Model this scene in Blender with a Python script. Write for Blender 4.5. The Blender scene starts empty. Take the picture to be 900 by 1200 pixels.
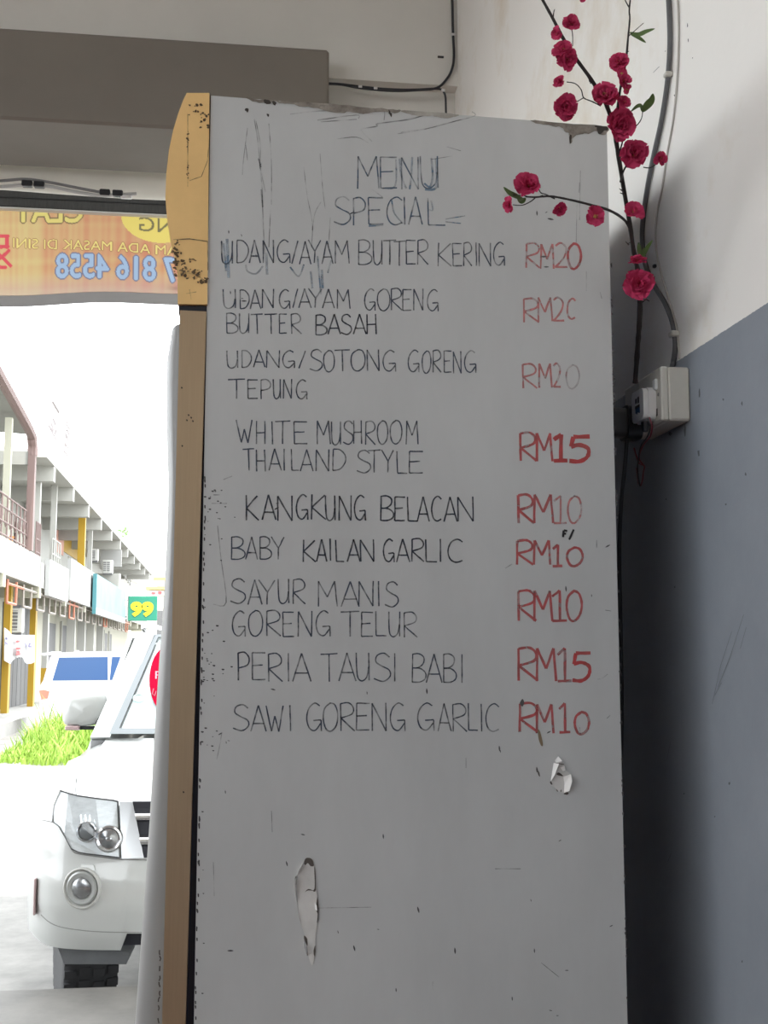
import bpy, math, random
from mathutils import Vector, Matrix
random.seed(7)
S = bpy.context.scene
COL = S.collection

# ------------------------------------------------------------------ camera
FPX, VPX, HOR, HC = 1400.0, 262.0, 768.0, 1.40       # focal length in px, vanishing column, horizon row, eye height
PITCH = math.atan((HOR - 600) / FPX)
YAW = math.atan(-(VPX - 450) * math.cos(PITCH) / FPX)
CF = Vector((math.sin(YAW) * math.cos(PITCH), math.cos(YAW) * math.cos(PITCH), math.sin(PITCH)))
CR = Vector((math.cos(YAW), -math.sin(YAW), 0))
CU = CR.cross(CF)
CC = Vector((0, 0, HC))
cd = bpy.data.cameras.new('camera')
cd.sensor_fit = 'VERTICAL'; cd.sensor_height = 36; cd.lens = 36 * FPX / 1200
cd.clip_start = .05; cd.clip_end = 500
cam = bpy.data.objects.new('camera', cd); COL.objects.link(cam)
cam.matrix_world = Matrix((( CR.x, CU.x, -CF.x, CC.x), (CR.y, CU.y, -CF.y, CC.y), (CR.z, CU.z, -CF.z, CC.z), (0, 0, 0, 1)))
S.camera = cam

# ------------------------------------------------------------------ sky, sun, exposure
SKY = 3.0
w = bpy.data.worlds.new('sky'); S.world = w; w.use_nodes = True
bg = w.node_tree.nodes['Background']; bg.inputs[0].default_value = (.93, .97, 1, 1); bg.inputs[1].default_value = SKY
sd = bpy.data.lights.new('sun', 'SUN'); sd.energy = 3.4; sd.angle = .02; sd.color = (1, .96, .9)
sun = bpy.data.objects.new('sun', sd); COL.objects.link(sun); sun.location = (0, -20, 40)
sun.rotation_euler = (math.radians(25), 0, math.radians(6))
vs = S.view_settings; vs.view_transform = 'Standard'; vs.look = 'None'; vs.gamma = 1; vs.exposure = 1.0
try: vs.use_curve_mapping = False
except Exception: pass

# ------------------------------------------------------------------ pixel -> place
def ray(px, py): return CF * FPX + CR * (px - 450) + CU * (600 - py)
def onX(px, py, X): r = ray(px, py); return CC + r * (X / r.x)
def onY(px, py, Y): r = ray(px, py); return CC + r * (Y / r.y)
def onZ(px, py, Z): r = ray(px, py); return CC + r * ((Z - HC) / r.z)
def onD(px, py, d): return CC + ray(px, py) * (d / FPX)            # distance along the view axis
def onP(px, py, p0, n): r = ray(px, py); return CC + r * ((p0 - CC).dot(n) / r.dot(n))

# ------------------------------------------------------------------ materials
MATS = {}
def mat(name, col, rough=.5, metal=0, var=0, scale=8, bump=0, bscale=60, spec=.5, col2=None, stretch=None, emit=0, alpha=1, coat=0, trans=0):
    if name in MATS: return MATS[name]
    m = bpy.data.materials.new(name); m.use_nodes = True; nt = m.node_tree; N = nt.nodes; L = nt.links
    b = N['Principled BSDF']
    b.inputs['Base Color'].default_value = (*col, 1); b.inputs['Roughness'].default_value = rough
    b.inputs['Metallic'].default_value = metal; b.inputs['Specular IOR Level'].default_value = spec
    b.inputs['Alpha'].default_value = alpha
    if coat: b.inputs['Coat Weight'].default_value = coat; b.inputs['Coat Roughness'].default_value = .05
    if trans: b.inputs['Transmission Weight'].default_value = trans
    if var or col2 or bump:
        tc = N.new('ShaderNodeTexCoord'); src = tc.outputs['Object']
        if stretch:
            mp = N.new('ShaderNodeMapping'); mp.inputs['Scale'].default_value = stretch
            L.new(src, mp.inputs['Vector']); src = mp.outputs['Vector']
    if var or col2:
        n = N.new('ShaderNodeTexNoise'); n.inputs['Scale'].default_value = scale; n.inputs['Detail'].default_value = 6
        n.inputs['Roughness'].default_value = .65; L.new(src, n.inputs['Vector'])
        cr = N.new('ShaderNodeValToRGB'); cr.color_ramp.elements[0].position = .32; cr.color_ramp.elements[1].position = .68
        c2 = col2 or tuple(max(0, c * (1 - var)) for c in col)
        cr.color_ramp.elements[0].color = (*c2, 1); cr.color_ramp.elements[1].color = (*col, 1)
        L.new(n.outputs['Fac'], cr.inputs['Fac']); L.new(cr.outputs['Color'], b.inputs['Base Color'])
    if bump:
        n2 = N.new('ShaderNodeTexNoise'); n2.inputs['Scale'].default_value = bscale; n2.inputs['Detail'].default_value = 4
        L.new(src, n2.inputs['Vector'])
        bp = N.new('ShaderNodeBump'); bp.inputs['Strength'].default_value = bump; bp.inputs['Distance'].default_value = .004
        L.new(n2.outputs['Fac'], bp.inputs['Height']); L.new(bp.outputs['Normal'], b.inputs['Normal'])
    MATS[name] = m
    return m
def mixmat(name, col, alpha, var=.35, scale=30, rough=.6):
    """worn ink or thin film: opaque paint broken up by see-through gaps"""
    if name in MATS: return MATS[name]
    m = bpy.data.materials.new(name); m.use_nodes = True; nt = m.node_tree; N = nt.nodes; L = nt.links
    b = N['Principled BSDF']; b.inputs['Base Color'].default_value = (*col, 1); b.inputs['Roughness'].default_value = rough
    tc = N.new('ShaderNodeTexCoord'); n = N.new('ShaderNodeTexNoise'); n.inputs['Scale'].default_value = scale; n.inputs['Detail'].default_value = 3
    L.new(tc.outputs['Object'], n.inputs['Vector'])
    mr = N.new('ShaderNodeMapRange'); mr.inputs['From Min'].default_value = .35; mr.inputs['From Max'].default_value = .65
    mr.inputs['To Min'].default_value = max(0, alpha - var); mr.inputs['To Max'].default_value = min(1, alpha + var)
    L.new(n.outputs['Fac'], mr.inputs['Value']); L.new(mr.outputs['Result'], b.inputs['Alpha'])
    MATS[name] = m
    return m
def translucent(name, col, amount=.5, rough=.7):
    if name in MATS: return MATS[name]
    m = bpy.data.materials.new(name); m.use_nodes = True; nt = m.node_tree; N = nt.nodes; L = nt.links
    b = N['Principled BSDF']; b.inputs['Base Color'].default_value = (*col, 1); b.inputs['Roughness'].default_value = rough
    t = N.new('ShaderNodeBsdfTranslucent'); t.inputs['Color'].default_value = (*col, 1)
    mx = N.new('ShaderNodeMixShader'); mx.inputs[0].default_value = amount
    L.new(b.outputs[0], mx.inputs[1]); L.new(t.outputs[0], mx.inputs[2]); L.new(mx.outputs[0], N['Material Output'].inputs[0])
    MATS[name] = m
    return m
def glassy(name, tint=(.8, .9, .95), see=.6, rough=.03):
    if name in MATS: return MATS[name]
    m = bpy.data.materials.new(name); m.use_nodes = True; nt = m.node_tree; N = nt.nodes; L = nt.links
    N.remove(N['Principled BSDF'])
    t = N.new('ShaderNodeBsdfTransparent'); t.inputs['Color'].default_value = (*tint, 1)
    g = N.new('ShaderNodeBsdfGlossy'); g.inputs['Roughness'].default_value = rough
    lw = N.new('ShaderNodeLayerWeight'); pw = N.new('ShaderNodeMath'); pw.operation = 'POWER'; pw.inputs[1].default_value = 4; L.new(lw.outputs['Facing'], pw.inputs[0])
    fr = N.new('ShaderNodeMath'); fr.operation = 'MULTIPLY_ADD'; fr.inputs[1].default_value = .7; fr.inputs[2].default_value = .05; L.new(pw.outputs[0], fr.inputs[0])
    mx = N.new('ShaderNodeMixShader'); L.new(fr.outputs[0], mx.inputs[0]); L.new(t.outputs[0], mx.inputs[1]); L.new(g.outputs[0], mx.inputs[2])
    L.new(mx.outputs[0], N['Material Output'].inputs[0])
    MATS[name] = m
    return m

# ------------------------------------------------------------------ mesh building
class MB:
    def __init__(s): s.v = []; s.f = []
    def add(s, vs, fs):
        o = len(s.v); s.v += [tuple(v) for v in vs]; s.f += [tuple(i + o for i in f) for f in fs]; return s
    def box(s, x0, x1, y0, y1, z0, z1, fn=None):
        c = [(x0,y0,z0),(x1,y0,z0),(x1,y1,z0),(x0,y1,z0),(x0,y0,z1),(x1,y0,z1),(x1,y1,z1),(x0,y1,z1)]
        if fn: c = [fn(*p) for p in c]
        return s.add(c, [(3,2,1,0),(4,5,6,7),(0,1,5,4),(1,2,6,5),(2,3,7,6),(3,0,4,7)])
    def rbox(s, x0, x1, y0, y1, z0, z1, b, fn=None):
        """box with chamfered edges"""
        pts = []; X = (x0, x1); Y = (y0, y1); Z = (z0, z1); idx = {}
        for i in (0,1):
            for j in (0,1):
                for k in (0,1):
                    sx, sy, sz = (1-2*i)*b, (1-2*j)*b, (1-2*k)*b
                    for a, p in (('x',(X[i],Y[j]+sy,Z[k]+sz)),('y',(X[i]+sx,Y[j],Z[k]+sz)),('z',(X[i]+sx,Y[j]+sy,Z[k]))):
                        idx[(i,j,k,a)] = len(pts); pts.append(fn(*p) if fn else p)
        F = []
        for i in (0,1): F.append([idx[(i,j,k,'x')] for j,k in ((0,0),(1,0),(1,1),(0,1))][::(1 if i else -1)])
        for j in (0,1): F.append([idx[(i,j,k,'y')] for i,k in ((0,0),(0,1),(1,1),(1,0))][::(1 if j else -1)])
        for k in (0,1): F.append([idx[(i,j,k,'z')] for i,j in ((0,0),(1,0),(1,1),(0,1))][::(1 if k else -1)])
        for j in (0,1):
            for k in (0,1): F.append([idx[(0,j,k,'y')],idx[(1,j,k,'y')],idx[(1,j,k,'z')],idx[(0,j,k,'z')]])
        for i in (0,1):
            for k in (0,1): F.append([idx[(i,0,k,'x')],idx[(i,1,k,'x')],idx[(i,1,k,'z')],idx[(i,0,k,'z')]])
            for j in (0,1): F.append([idx[(i,j,0,'x')],idx[(i,j,1,'x')],idx[(i,j,1,'y')],idx[(i,j,0,'y')]])
            for j in (0,1):
                for k in (0,1): F.append([idx[(i,j,k,a)] for a in 'xyz'])
        return s.add(pts, F)
    def tube(s, pts, r, n=8, cap=True):
        pts = [Vector(p) for p in pts]; R = r if isinstance(r, (list, tuple)) else [r] * len(pts)
        vs = []; fs = []; up = None
        for i, p in enumerate(pts):
            t = (pts[min(i+1, len(pts)-1)] - pts[max(i-1, 0)]).normalized()
            if up is None: up = Vector((0,0,1)) if abs(t.z) < .9 else Vector((1,0,0))
            a = t.cross(up).normalized(); b = a.cross(t).normalized(); up = b
            for k in range(n):
                an = 2 * math.pi * k / n; vs.append(p + (a * math.cos(an) + b * math.sin(an)) * R[i])
        for i in range(len(pts) - 1):
            for k in range(n):
                fs.append((i*n+k, i*n+(k+1)%n, (i+1)*n+(k+1)%n, (i+1)*n+k))
        if cap: fs += [tuple(range(n))[::-1], tuple((len(pts)-1)*n + k for k in range(n))]
        return s.add(vs, fs)
    def prism(s, poly, fn, d0, d1):
        """poly: 2-D outline; fn(a, b, d) -> point"""
        n = len(poly)
        vs = [fn(a, b, d0) for a, b in poly] + [fn(a, b, d1) for a, b in poly]
        return s.add(vs, [tuple(range(n))[::-1], tuple(range(n, 2*n))] + [(i, (i+1)%n, n+(i+1)%n, n+i) for i in range(n)])
    def grid(s, fn, nu, nv, closed=False):
        vs = [fn(i/nu, j/nv) for j in range(nv+1) for i in range(nu+1)]
        return s.add(vs, [(j*(nu+1)+i, j*(nu+1)+i+1, (j+1)*(nu+1)+i+1, (j+1)*(nu+1)+i) for j in range(nv) for i in range(nu)])
    def sheet(s, fn, nu, nv, th):
        """grid with thickness; fn(u, v) -> point, th = offset vector or fn"""
        a = [Vector(fn(i/nu, j/nv)) for j in range(nv+1) for i in range(nu+1)]
        b = [p + (th(p) if callable(th) else Vector(th)) for p in a]
        n = len(a); W = nu + 1
        F = []
        for j in range(nv):
            for i in range(nu):
                q = (j*W+i, j*W+i+1, (j+1)*W+i+1, (j+1)*W+i); F.append(q); F.append(tuple(n+k for k in q[::-1]))
        rim = [i for i in range(W)] + [(j*W+nu) for j in range(1, nv+1)] + [nv*W+i for i in range(nu-1, -1, -1)] + [j*W for j in range(nv-1, 0, -1)]
        for k in range(len(rim)): i0, i1 = rim[k], rim[(k+1)%len(rim)]; F.append((i1, i0, n+i0, n+i1))
        return s.add(a + b, F)
    def ribbon(s, pts, w, nrm, lift=.0006, closed=False):
        pts = [Vector(p) for p in pts]; n = len(pts); vs = []; W = w if isinstance(w, (list, tuple)) else [w]*n
        for i, p in enumerate(pts):
            t = pts[min(i+1, n-1)] - pts[max(i-1, 0)]
            if t.length < 1e-9: t = Vector((1,0,0))
            sd_ = t.normalized().cross(nrm).normalized() * W[i] * .5
            vs += [p + sd_ + nrm*lift, p - sd_ + nrm*lift]
        return s.add(vs, [(2*i, 2*i+1, 2*i+3, 2*i+2) for i in range(n-1)])
    def lathe(s, prof, c, ax, n=16):
        ax = Vector(ax).normalized(); a = ax.cross(Vector((0,0,1)) if abs(ax.z) < .9 else Vector((1,0,0))).normalized(); b = ax.cross(a)
        c = Vector(c); vs = []; fs = []
        for h, r in prof:
            for k in range(n):
                t = 2*math.pi*k/n; vs.append(c + ax*h + (a*math.cos(t) + b*math.sin(t))*r)
        for i in range(len(prof)-1):
            for k in range(n): fs.append((i*n+k, i*n+(k+1)%n, (i+1)*n+(k+1)%n, (i+1)*n+k))
        fs += [tuple(range(n))[::-1], tuple((len(prof)-1)*n+k for k in range(n))]
        return s.add(vs, fs)
    def build(s, name, material, parent=None, smooth=False, org=None):
        o_ = Vector(org) if org is not None else (Vector(parent['_o']) if parent is not None and '_o' in parent else Vector((0,0,0)))
        me = bpy.data.meshes.new(name)
        me.from_pydata([tuple(Vector(v) - o_) for v in s.v], [], s.f); me.validate(); me.update()
        import bmesh
        bm = bmesh.new(); bm.from_mesh(me); bmesh.ops.recalc_face_normals(bm, faces=bm.faces); bm.to_mesh(me); bm.free()
        if smooth:
            for p in me.polygons: p.use_smooth = True
            try: me.set_sharp_from_angle(angle=math.radians(smooth if smooth is not True else 40))
            except Exception: pass
        me.materials.append(material)
        o = bpy.data.objects.new(name, me); COL.objects.link(o)
        if parent is not None: o.parent = parent; o['_o'] = tuple(o_)
        else:
            o.location = o_; o['_o'] = tuple(o_)
        return o
def tag(o, label=None, cat=None, group=None, kind=None):
    if label: o['label'] = label
    if cat: o['category'] = cat
    if group: o['group'] = group
    if kind: o['kind'] = kind
    return o
def thing(name, label, cat, loc, group=None):
    o = bpy.data.objects.new(name, None); COL.objects.link(o); o.location = loc; o['_o'] = tuple(loc); o.empty_display_size = .1
    return tag(o, label, cat, group)
def cat_rom(pts, k=6, closed=False):
    pts = [Vector(p) for p in pts]; n = len(pts); out = []
    rng = range(n if closed else n-1)
    for i in rng:
        g = (lambda j: pts[j % n]) if closed else (lambda j: pts[min(max(j, 0), n-1)])
        p0, p1, p2, p3 = g(i-1), g(i), g(i+1), g(i+2)
        for q in range(k):
            t = q / k
            out.append(.5*((2*p1) + (p2-p0)*t + (2*p0-5*p1+4*p2-p3)*t*t + (3*p1-p0-3*p2+p3)*t**3))
    if not closed: out.append(pts[-1])
    return out
def text_mesh(txt, bold=0):
    """flat lettering: (verts, faces, width) with cap height 1"""
    cu = bpy.data.curves.new('t', 'FONT'); cu.body = txt; cu.size = 1; cu.resolution_u = 4; cu.offset = bold
    ob = bpy.data.objects.new('t', cu); COL.objects.link(ob)
    bpy.context.view_layer.update()
    me = bpy.data.meshes.new_from_object(ob.evaluated_get(bpy.context.evaluated_depsgraph_get()))
    vs_ = [v.co.copy() for v in me.vertices]; fs_ = [tuple(p.vertices) for p in me.polygons]
    bpy.data.objects.remove(ob); bpy.data.curves.remove(cu); bpy.data.meshes.remove(me)
    x0 = min(v.x for v in vs_); x1 = max(v.x for v in vs_); y0 = min(v.y for v in vs_); y1 = max(v.y for v in vs_)
    return [((v.x-x0)/(x1-x0), (v.y-y0)/(y1-y0)) for v in vs_], fs_
def text_on(mb, txt, fn, bold=0):
    """fn(a, b) with a, b in 0..1 -> point"""
    v, f = text_mesh(txt, bold); return mb.add([fn(a, b) for a, b in v], f)

# ------------------------------------------------------------------ the room
XW = .724                                     # right wall
YB = 3.62                                     # back wall
STEP = 5.40; STREET = -.41
ROOMTOP = 3.78; XL = -4.6
M_wall = mat('white_wall_paint', (.74, .72, .67), .6, var=.10, scale=1.6, bump=.12, bscale=18)
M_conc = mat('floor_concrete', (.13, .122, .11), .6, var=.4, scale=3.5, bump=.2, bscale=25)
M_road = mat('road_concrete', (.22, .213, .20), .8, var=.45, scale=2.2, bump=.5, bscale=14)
def two_tone():
    m = bpy.data.materials.new('two_tone_wall_paint'); m.use_nodes = True; nt = m.node_tree; N = nt.nodes; L = nt.links
    b = N['Principled BSDF']; b.inputs['Roughness'].default_value = .65; b.inputs['Specular IOR Level'].default_value = .25
    g = N.new('ShaderNodeNewGeometry'); sp = N.new('ShaderNodeSeparateXYZ'); L.new(g.outputs['Position'], sp.inputs[0])
    n = N.new('ShaderNodeTexNoise'); n.inputs['Scale'].default_value = 90; L.new(g.outputs['Position'], n.inputs['Vector'])
    ml = N.new('ShaderNodeMath'); ml.operation = 'MULTIPLY_ADD'; ml.inputs[1].default_value = .003; L.new(n.outputs['Fac'], ml.inputs[0]); L.new(sp.outputs['Z'], ml.inputs[2])
    gt = N.new('ShaderNodeMath'); gt.operation = 'GREATER_THAN'; gt.inputs[1].default_value = 1.8765; L.new(ml.outputs[0], gt.inputs[0])
    def noisy(c1, c2, sc, lo=.35, hi=.7):
        nn = N.new('ShaderNodeTexNoise'); nn.inputs['Scale'].default_value = sc; nn.inputs['Detail'].default_value = 8; nn.inputs['Roughness'].default_value = .65
        L.new(g.outputs['Position'], nn.inputs['Vector'])
        r = N.new('ShaderNodeValToRGB'); r.color_ramp.elements[0].position = lo; r.color_ramp.elements[1].position = hi
        r.color_ramp.elements[0].color = (*c1, 1); r.color_ramp.elements[1].color = (*c2, 1); L.new(nn.outputs['Fac'], r.inputs[0]); return r.outputs[0]
    white = noisy((.70, .62, .50), (.86, .84, .80), 1.9, .28, .48); blue = noisy((.25, .275, .31), (.29, .315, .35), 5)
    mx = N.new('ShaderNodeMix'); mx.data_type = 'RGBA'; L.new(gt.outputs[0], mx.inputs['Factor']); L.new(blue, mx.inputs['A']); L.new(white, mx.inputs['B'])
    L.new(mx.outputs['Result'], b.inputs['Base Color'])
    n2 = N.new('ShaderNodeTexNoise'); n2.inputs['Scale'].default_value = 22; n2.inputs['Detail'].default_value = 5; L.new(g.outputs['Position'], n2.inputs['Vector'])
    bp = N.new('ShaderNodeBump'); bp.inputs['Strength'].default_value = .25; bp.inputs['Distance'].default_value = .004
    L.new(n2.outputs['Fac'], bp.inputs['Height']); L.new(bp.outputs['Normal'], b.inputs['Normal'])
    return m
M_two = two_tone()
def struct(name, mb, m, label=None): o = mb.build(name, m); o['kind'] = 'structure'; 
def structure(name, mb, m, label=None, parent=None):
    o = mb.build(name, m, parent)
    if parent is None: o['kind'] = 'structure'
    if label: o['label'] = label; 
    if label and parent is None: o['category'] = name.split('_')[0]
    return o
structure('floor', MB().box(XL, XW+.15, -7, YB+.26, STREET, 0), mat('terracotta_floor', (.20, .085, .05), .45, var=.3, scale=5), 'dull terracotta shop floor')
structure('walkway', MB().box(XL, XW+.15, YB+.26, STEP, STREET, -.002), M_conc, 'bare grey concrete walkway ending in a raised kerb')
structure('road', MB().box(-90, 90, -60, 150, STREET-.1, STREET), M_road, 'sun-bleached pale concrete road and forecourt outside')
structure('wall_right', MB().box(XW, XW+.15, -7, YB+.3, 0, ROOMTOP), M_two, 'white wall with blue-grey lower paint beside the fridge')
pe = onY(385.5, 120, YB-.10)                  # end of the grey beam
XE = pe.x
sof = onY(455, 96, YB).z                      # soffit of the white upper wall
structure('wall_back', MB().box(XL, XW, YB, YB+.26, sof, ROOMTOP).box(-.12, XW, YB+.05, YB+.26, 0, sof), M_wall, 'white wall above the shopfront opening, set back below a ledge')  # lower part runs on unseen behind the fridge to block street glare
zt = onY(190, 44.5, YB-.10).z; zb = onY(95, 144, YB-.10).z
yb2 = onZ(95, 199, zb).y
M_beam = mat('beam_paint', (.225, .20, .17), .65, var=.12, scale=2.2, bump=.1, bscale=20)
structure('trim_1', MB().rbox(XL, XE, YB-.10, yb2, zb, zt, .008), M_beam, 'thick grey-brown painted beam across the top of the opening')
structure('ceiling', MB().box(XL, XW+.15, -7, 5.2, ROOMTOP, ROOMTOP+.2), mat('ceiling_paint', (.72, .71, .68), .7, var=.05), 'white painted ceiling slab')
structure('wall_rear', MB().box(XL, XW+.15, -7.15, -7, 0, ROOMTOP), M_two, 'unseen two-tone wall closing the rear of the shop to dim the light')  # unseen; closed and dark below to reduce light bounced onto the panel
structure('wall_left_blocker', MB().box(XL, XL+.12, -7, 1.4, 0, 1.8).box(XL, XL+.12, 1.4, YB+.26, 0, ROOMTOP), M_two, 'unseen two-tone side wall added to block light, low along its open rear part')  # unseen wall; low stretch added to cut low light on the fridge panel
structure('wall_upper', MB().box(XL, 6, -7, 5.2, ROOMTOP+.2, 9.2), mat('upper_render', (.6, .58, .54), .8, var=.1), 'rendered upper storey of the shop building overhead')

# ------------------------------------------------------------------ the fridge
TL = onY(247, 112, 1.69); TR = onZ(711, 148, TL.z); FZ = TL.z
EX = Vector((TR.x-TL.x, TR.y-TL.y, 0)); FD = EX.length; EX.normalize()
NR = Vector((EX.y, -EX.x, 0)); EV = Vector((.03, 1, 0)).normalized()
FWID = .68                                     # width of the fridge, away from the camera
def PP(px, py, v=0.0): return onP(px, py, TL + EV*v, NR)
def FL(u, v, z): return Vector((TL.x, TL.y, 0)) + EX*u + EV*v + Vector((0, 0, z))
def uz(px, py): p = PP(px, py); d = p - TL; return d.dot(EX), p.z
MPX = (PP(480, 600) - PP(481, 600)).length     # metres per pixel on the panel
M_panel = mat('fridge_white_enamel', (.53, .535, .53), .42, var=.13, scale=3.2, bump=.08, bscale=9, spec=.4, stretch=(1.6, 1, .6))
M_black = mat('fridge_black_rubber', (.012, .013, .02), .5)
M_dark = mat('fridge_dark_grey', (.06, .065, .07), .5, var=.3)
M_gold = mat('gold_paint', (.84, .55, .23), .42, var=.10, scale=14, spec=.4)
M_brass = mat('brushed_brass', (.50, .375, .245), .36, metal=.75, var=.07, scale=9, stretch=(40, 40, 1.2))
M_rust = mixmat('rust_flakes', (.045, .03, .018), .55, .45, 90)
M_chip = mat('chipped_filler', (.32, .29, .25), .9, col2=(.12, .10, .085), scale=38, bump=.8, bscale=70)
M_peel = mat('peeled_paint', (.66, .645, .62), .7, var=.12, scale=30, bump=.25, bscale=80)
fr = thing('display_fridge', 'tall white-sided drinks fridge with gold trim and a handwritten menu', 'fridge', FL(FD/2, FWID/2, 0))
side = MB().box(0, FD, 0, .004, .10, FZ, FL).build('side_panel', M_panel, fr)
side['label'] = 'scuffed white enamel side panel covered in handwriting'
MB().box(.012, FD-.004, .006, FWID-.006, .10, FZ-.006, FL).build('cabinet_body', M_dark, fr)
MB().box(0, FD, FWID-.004, FWID, .10, FZ, FL).build('side_panel', M_panel, fr)
MB().box(0, FD, .004, FWID-.004, FZ-.004, FZ, FL).build('top_panel', M_panel, fr)
MB().box(FD-.003, FD, .004, FWID-.004, .10, FZ-.004, FL).build('back_panel', mat('navy_back_panel', (.02, .045, .12), .5), fr)
MB().box(.02, FD-.02, .02, FWID-.02, .055, .10, FL).build('plinth', M_dark, fr)
for a in (.06, FD-.06):
    for b in (.06, FWID-.06): MB().lathe([(0, .022), (.02, .022), (.025, .012), (.06, .012)], FL(a, b, 0), (0, 0, 1), 12).build('foot', M_black, fr)
# gold canopy
prof_px = [(245.5, 110), (219, 110), (215, 118), (209, 134), (203, 154), (198, 178), (195, 205), (194, 232), (196, 258), (200, 283), (205, 305), (208, 322), (208.5, 357), (243, 357.5)]
prof = [uz(*p) for p in prof_px]
cap = MB().prism(prof, lambda a, b, d: FL(a, d, b), -.003, .014).build('canopy_end_cap', M_gold, fr)
cap['label'] = 'curved gold end cap of the sign box, rusting at its foot'
MB().prism(prof, lambda a, b, d: FL(a, d, b), FWID-.014, FWID+.003).build('canopy_end_cap', M_gold, fr)
cx = sum(p[0] for p in prof)/len(prof); cz = sum(p[1] for p in prof)/len(prof)
MB().prism([(cx+(a-cx)*.94, cz+(b-cz)*.97) for a, b in prof], lambda a, b, d: FL(a, d, b), .014, FWID-.014).build('sign_box', mat('sign_box_acrylic', (.75, .72, .62), .3), fr)
RB = random.Random(5)
def blob(mb, pts, lift=.0008, P=PP, jit=0, k=4):
    o = cat_rom([Vector((x, y, 0)) for x, y in pts], k, True)
    if jit: o = [p + Vector((RB.uniform(-jit, jit), RB.uniform(-jit, jit), 0)) for p in o]
    mb.add([P(p.x, p.y) + NR*lift for p in o], [tuple(range(len(o)))])
    return mb
def capP(x, y): return PP(x, y) + NR*.003
M_rust2 = mat('rust_brown', (.06, .04, .022), .85, col2=(.16, .10, .05), scale=120)
def rust(box, n, size, clear=None):
    mb = MB(); x0, x1, y0, y1 = box
    for _ in range(n):
        x, y = RB.uniform(x0, x1), RB.uniform(y0, y1); a = RB.uniform(0, 3.14); s_ = size*RB.uniform(.5, 1.3)
        if clear and not clear(x, y): continue
        pts = [(x + s_*RB.uniform(.4, 1.4)*math.cos(a+t), y + s_*RB.uniform(.4, 1.2)*math.sin(a+t)) for t in (0, .9, 1.8, 2.7, 3.6, 4.5, 5.4)]
        blob(mb, pts, P=capP, k=2, lift=.0006 + .00002*_)
    mb.build('rust_flakes', M_rust2, cap)['kind'] = 'stuff'
rust((221, 244.5, 120, 152), 34, 1.5, lambda x, y: (y < 140 or x > 234) and abs((x-221)/24 - (y-120)/30) < .62)
rust((202, 243, 283, 336), 120, 1.9, lambda x, y: (x < 206 + (y-283)*.28 + 3 and y < 325) or (y > 312 and y < 336 and x > 208 + (y-312)*.2 and abs(y - 318 - (x-208)*.33) < 6))
rust((222, 231, 303, 308), 8, 1.2); rust((219, 221, 154, 174), 14, .9); rust((219, 221, 194, 210), 11, .9); rust((211, 240, 316, 320), 10, 1.0)
mb = MB()
for pl, wd in (([(220, 135), (220, 180), (220, 220)], .8), ([(245, 165), (243, 190), (236, 208), (222, 213)], .8), ([(203, 282), (222, 281), (243, 284)], 1.2), ([(243, 284), (243.5, 318)], .8),
               ([(212, 320), (228, 322), (240, 330)], 1.6), ([(222, 340), (224, 352)], .8), ([(218, 345), (230, 343)], .8)):
    MB().ribbon([capP(*p) for p in pl], wd*MPX, NR, .0011).build('scratch', mixmat('dark_scratch', (.10, .07, .045), .5, .35, 60), cap)
# brass door edge, gasket
def strip(mb, l0, r0, y0, l1, r1, y1, zlow, v0, v1):
    a, b = uz(l0, y0), uz(r0, y0); c, d = uz(l1, y1), uz(r1, y1)
    t = (zlow - a[1]) / (c[1] - a[1])
    e = a[0] + (c[0]-a[0])*t; f_ = b[0] + (d[0]-b[0])*t
    return mb.prism([(a[0], a[1]), (b[0], a[1]), (f_, zlow), (e, zlow)], lambda p, q, dd: FL(p, dd, q), v0, v1), (a[0], b[0], e, f_, a[1])
door_mb, dd = strip(MB(), 211, 242, 364, 190, 217.5, 1200, .12, -.002, .035)
door = door_mb.build('door_frame', M_brass, fr); door['label'] = 'dull brass-coloured edge of the fridge door'
strip(MB(), 211, 242, 364, 190, 217.5, 1200, .12, FWID-.035, FWID+.002)[0].build('door_frame', M_brass, fr)
z1 = dd[4]
MB().prism([(dd[0], z1), (dd[1], z1), (dd[1]-.004, z1-.06), (dd[0]-.002, z1-.06)], lambda p, q, d: FL(p, d, q), .035, FWID-.035).build('door_rail', M_brass, fr)
MB().prism([(dd[2], .12), (dd[3], .12), (dd[3], .2), (dd[2], .2)], lambda p, q, d: FL(p, d, q), .035, FWID-.035).build('door_rail', M_brass, fr)
MB().prism([(dd[0]+.012, z1-.06), (dd[0]+.018, z1-.06), (dd[2]+.018, .2), (dd[2]+.012, .2)], lambda p, q, d: FL(p, d, q), .035, FWID-.035).build('door_glass', mat('door_glass_dark', (.03, .04, .045), .06, spec=.6), fr)
strip(MB(), 240, 247.5, 361, 215, 232.5, 1200, .12, .012, .05)[0].build('door_gasket', mat('gasket_navy_rubber', (.010, .012, .03), .45), fr)
MB().box(uz(209, 360)[0], uz(247, 360)[0], .004, FWID-.004, uz(225, 366)[1], uz(225, 356)[1], FL).build('hinge_rail', M_black, fr)
MB().prism([uz(245, 111), uz(247.6, 111), uz(247.6, 360), uz(243, 360)], lambda p, q, d: FL(p, d, q), .002, .02).build('gap_shade_strip', mat('brown_shadow_gap', (.09, .065, .045), .7), fr)  # brown strip stands for the shade in the gap beside the gold cap
# specks on the brass
mb = MB()
for x, y in ((221, 487), (224, 490), (219, 493), (226, 494), (213, 455), (213.5, 523), (215, 928)): blob(mb, [(x-.8, y-1), (x+.9, y-.6), (x+.7, y+1), (x-.6, y+.8)], P=lambda a, b: PP(a, b) + NR*.0025)
mb.build('specks', mat('dark_speck', (.05, .04, .03), .8), door)['kind'] = 'stuff'
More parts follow.
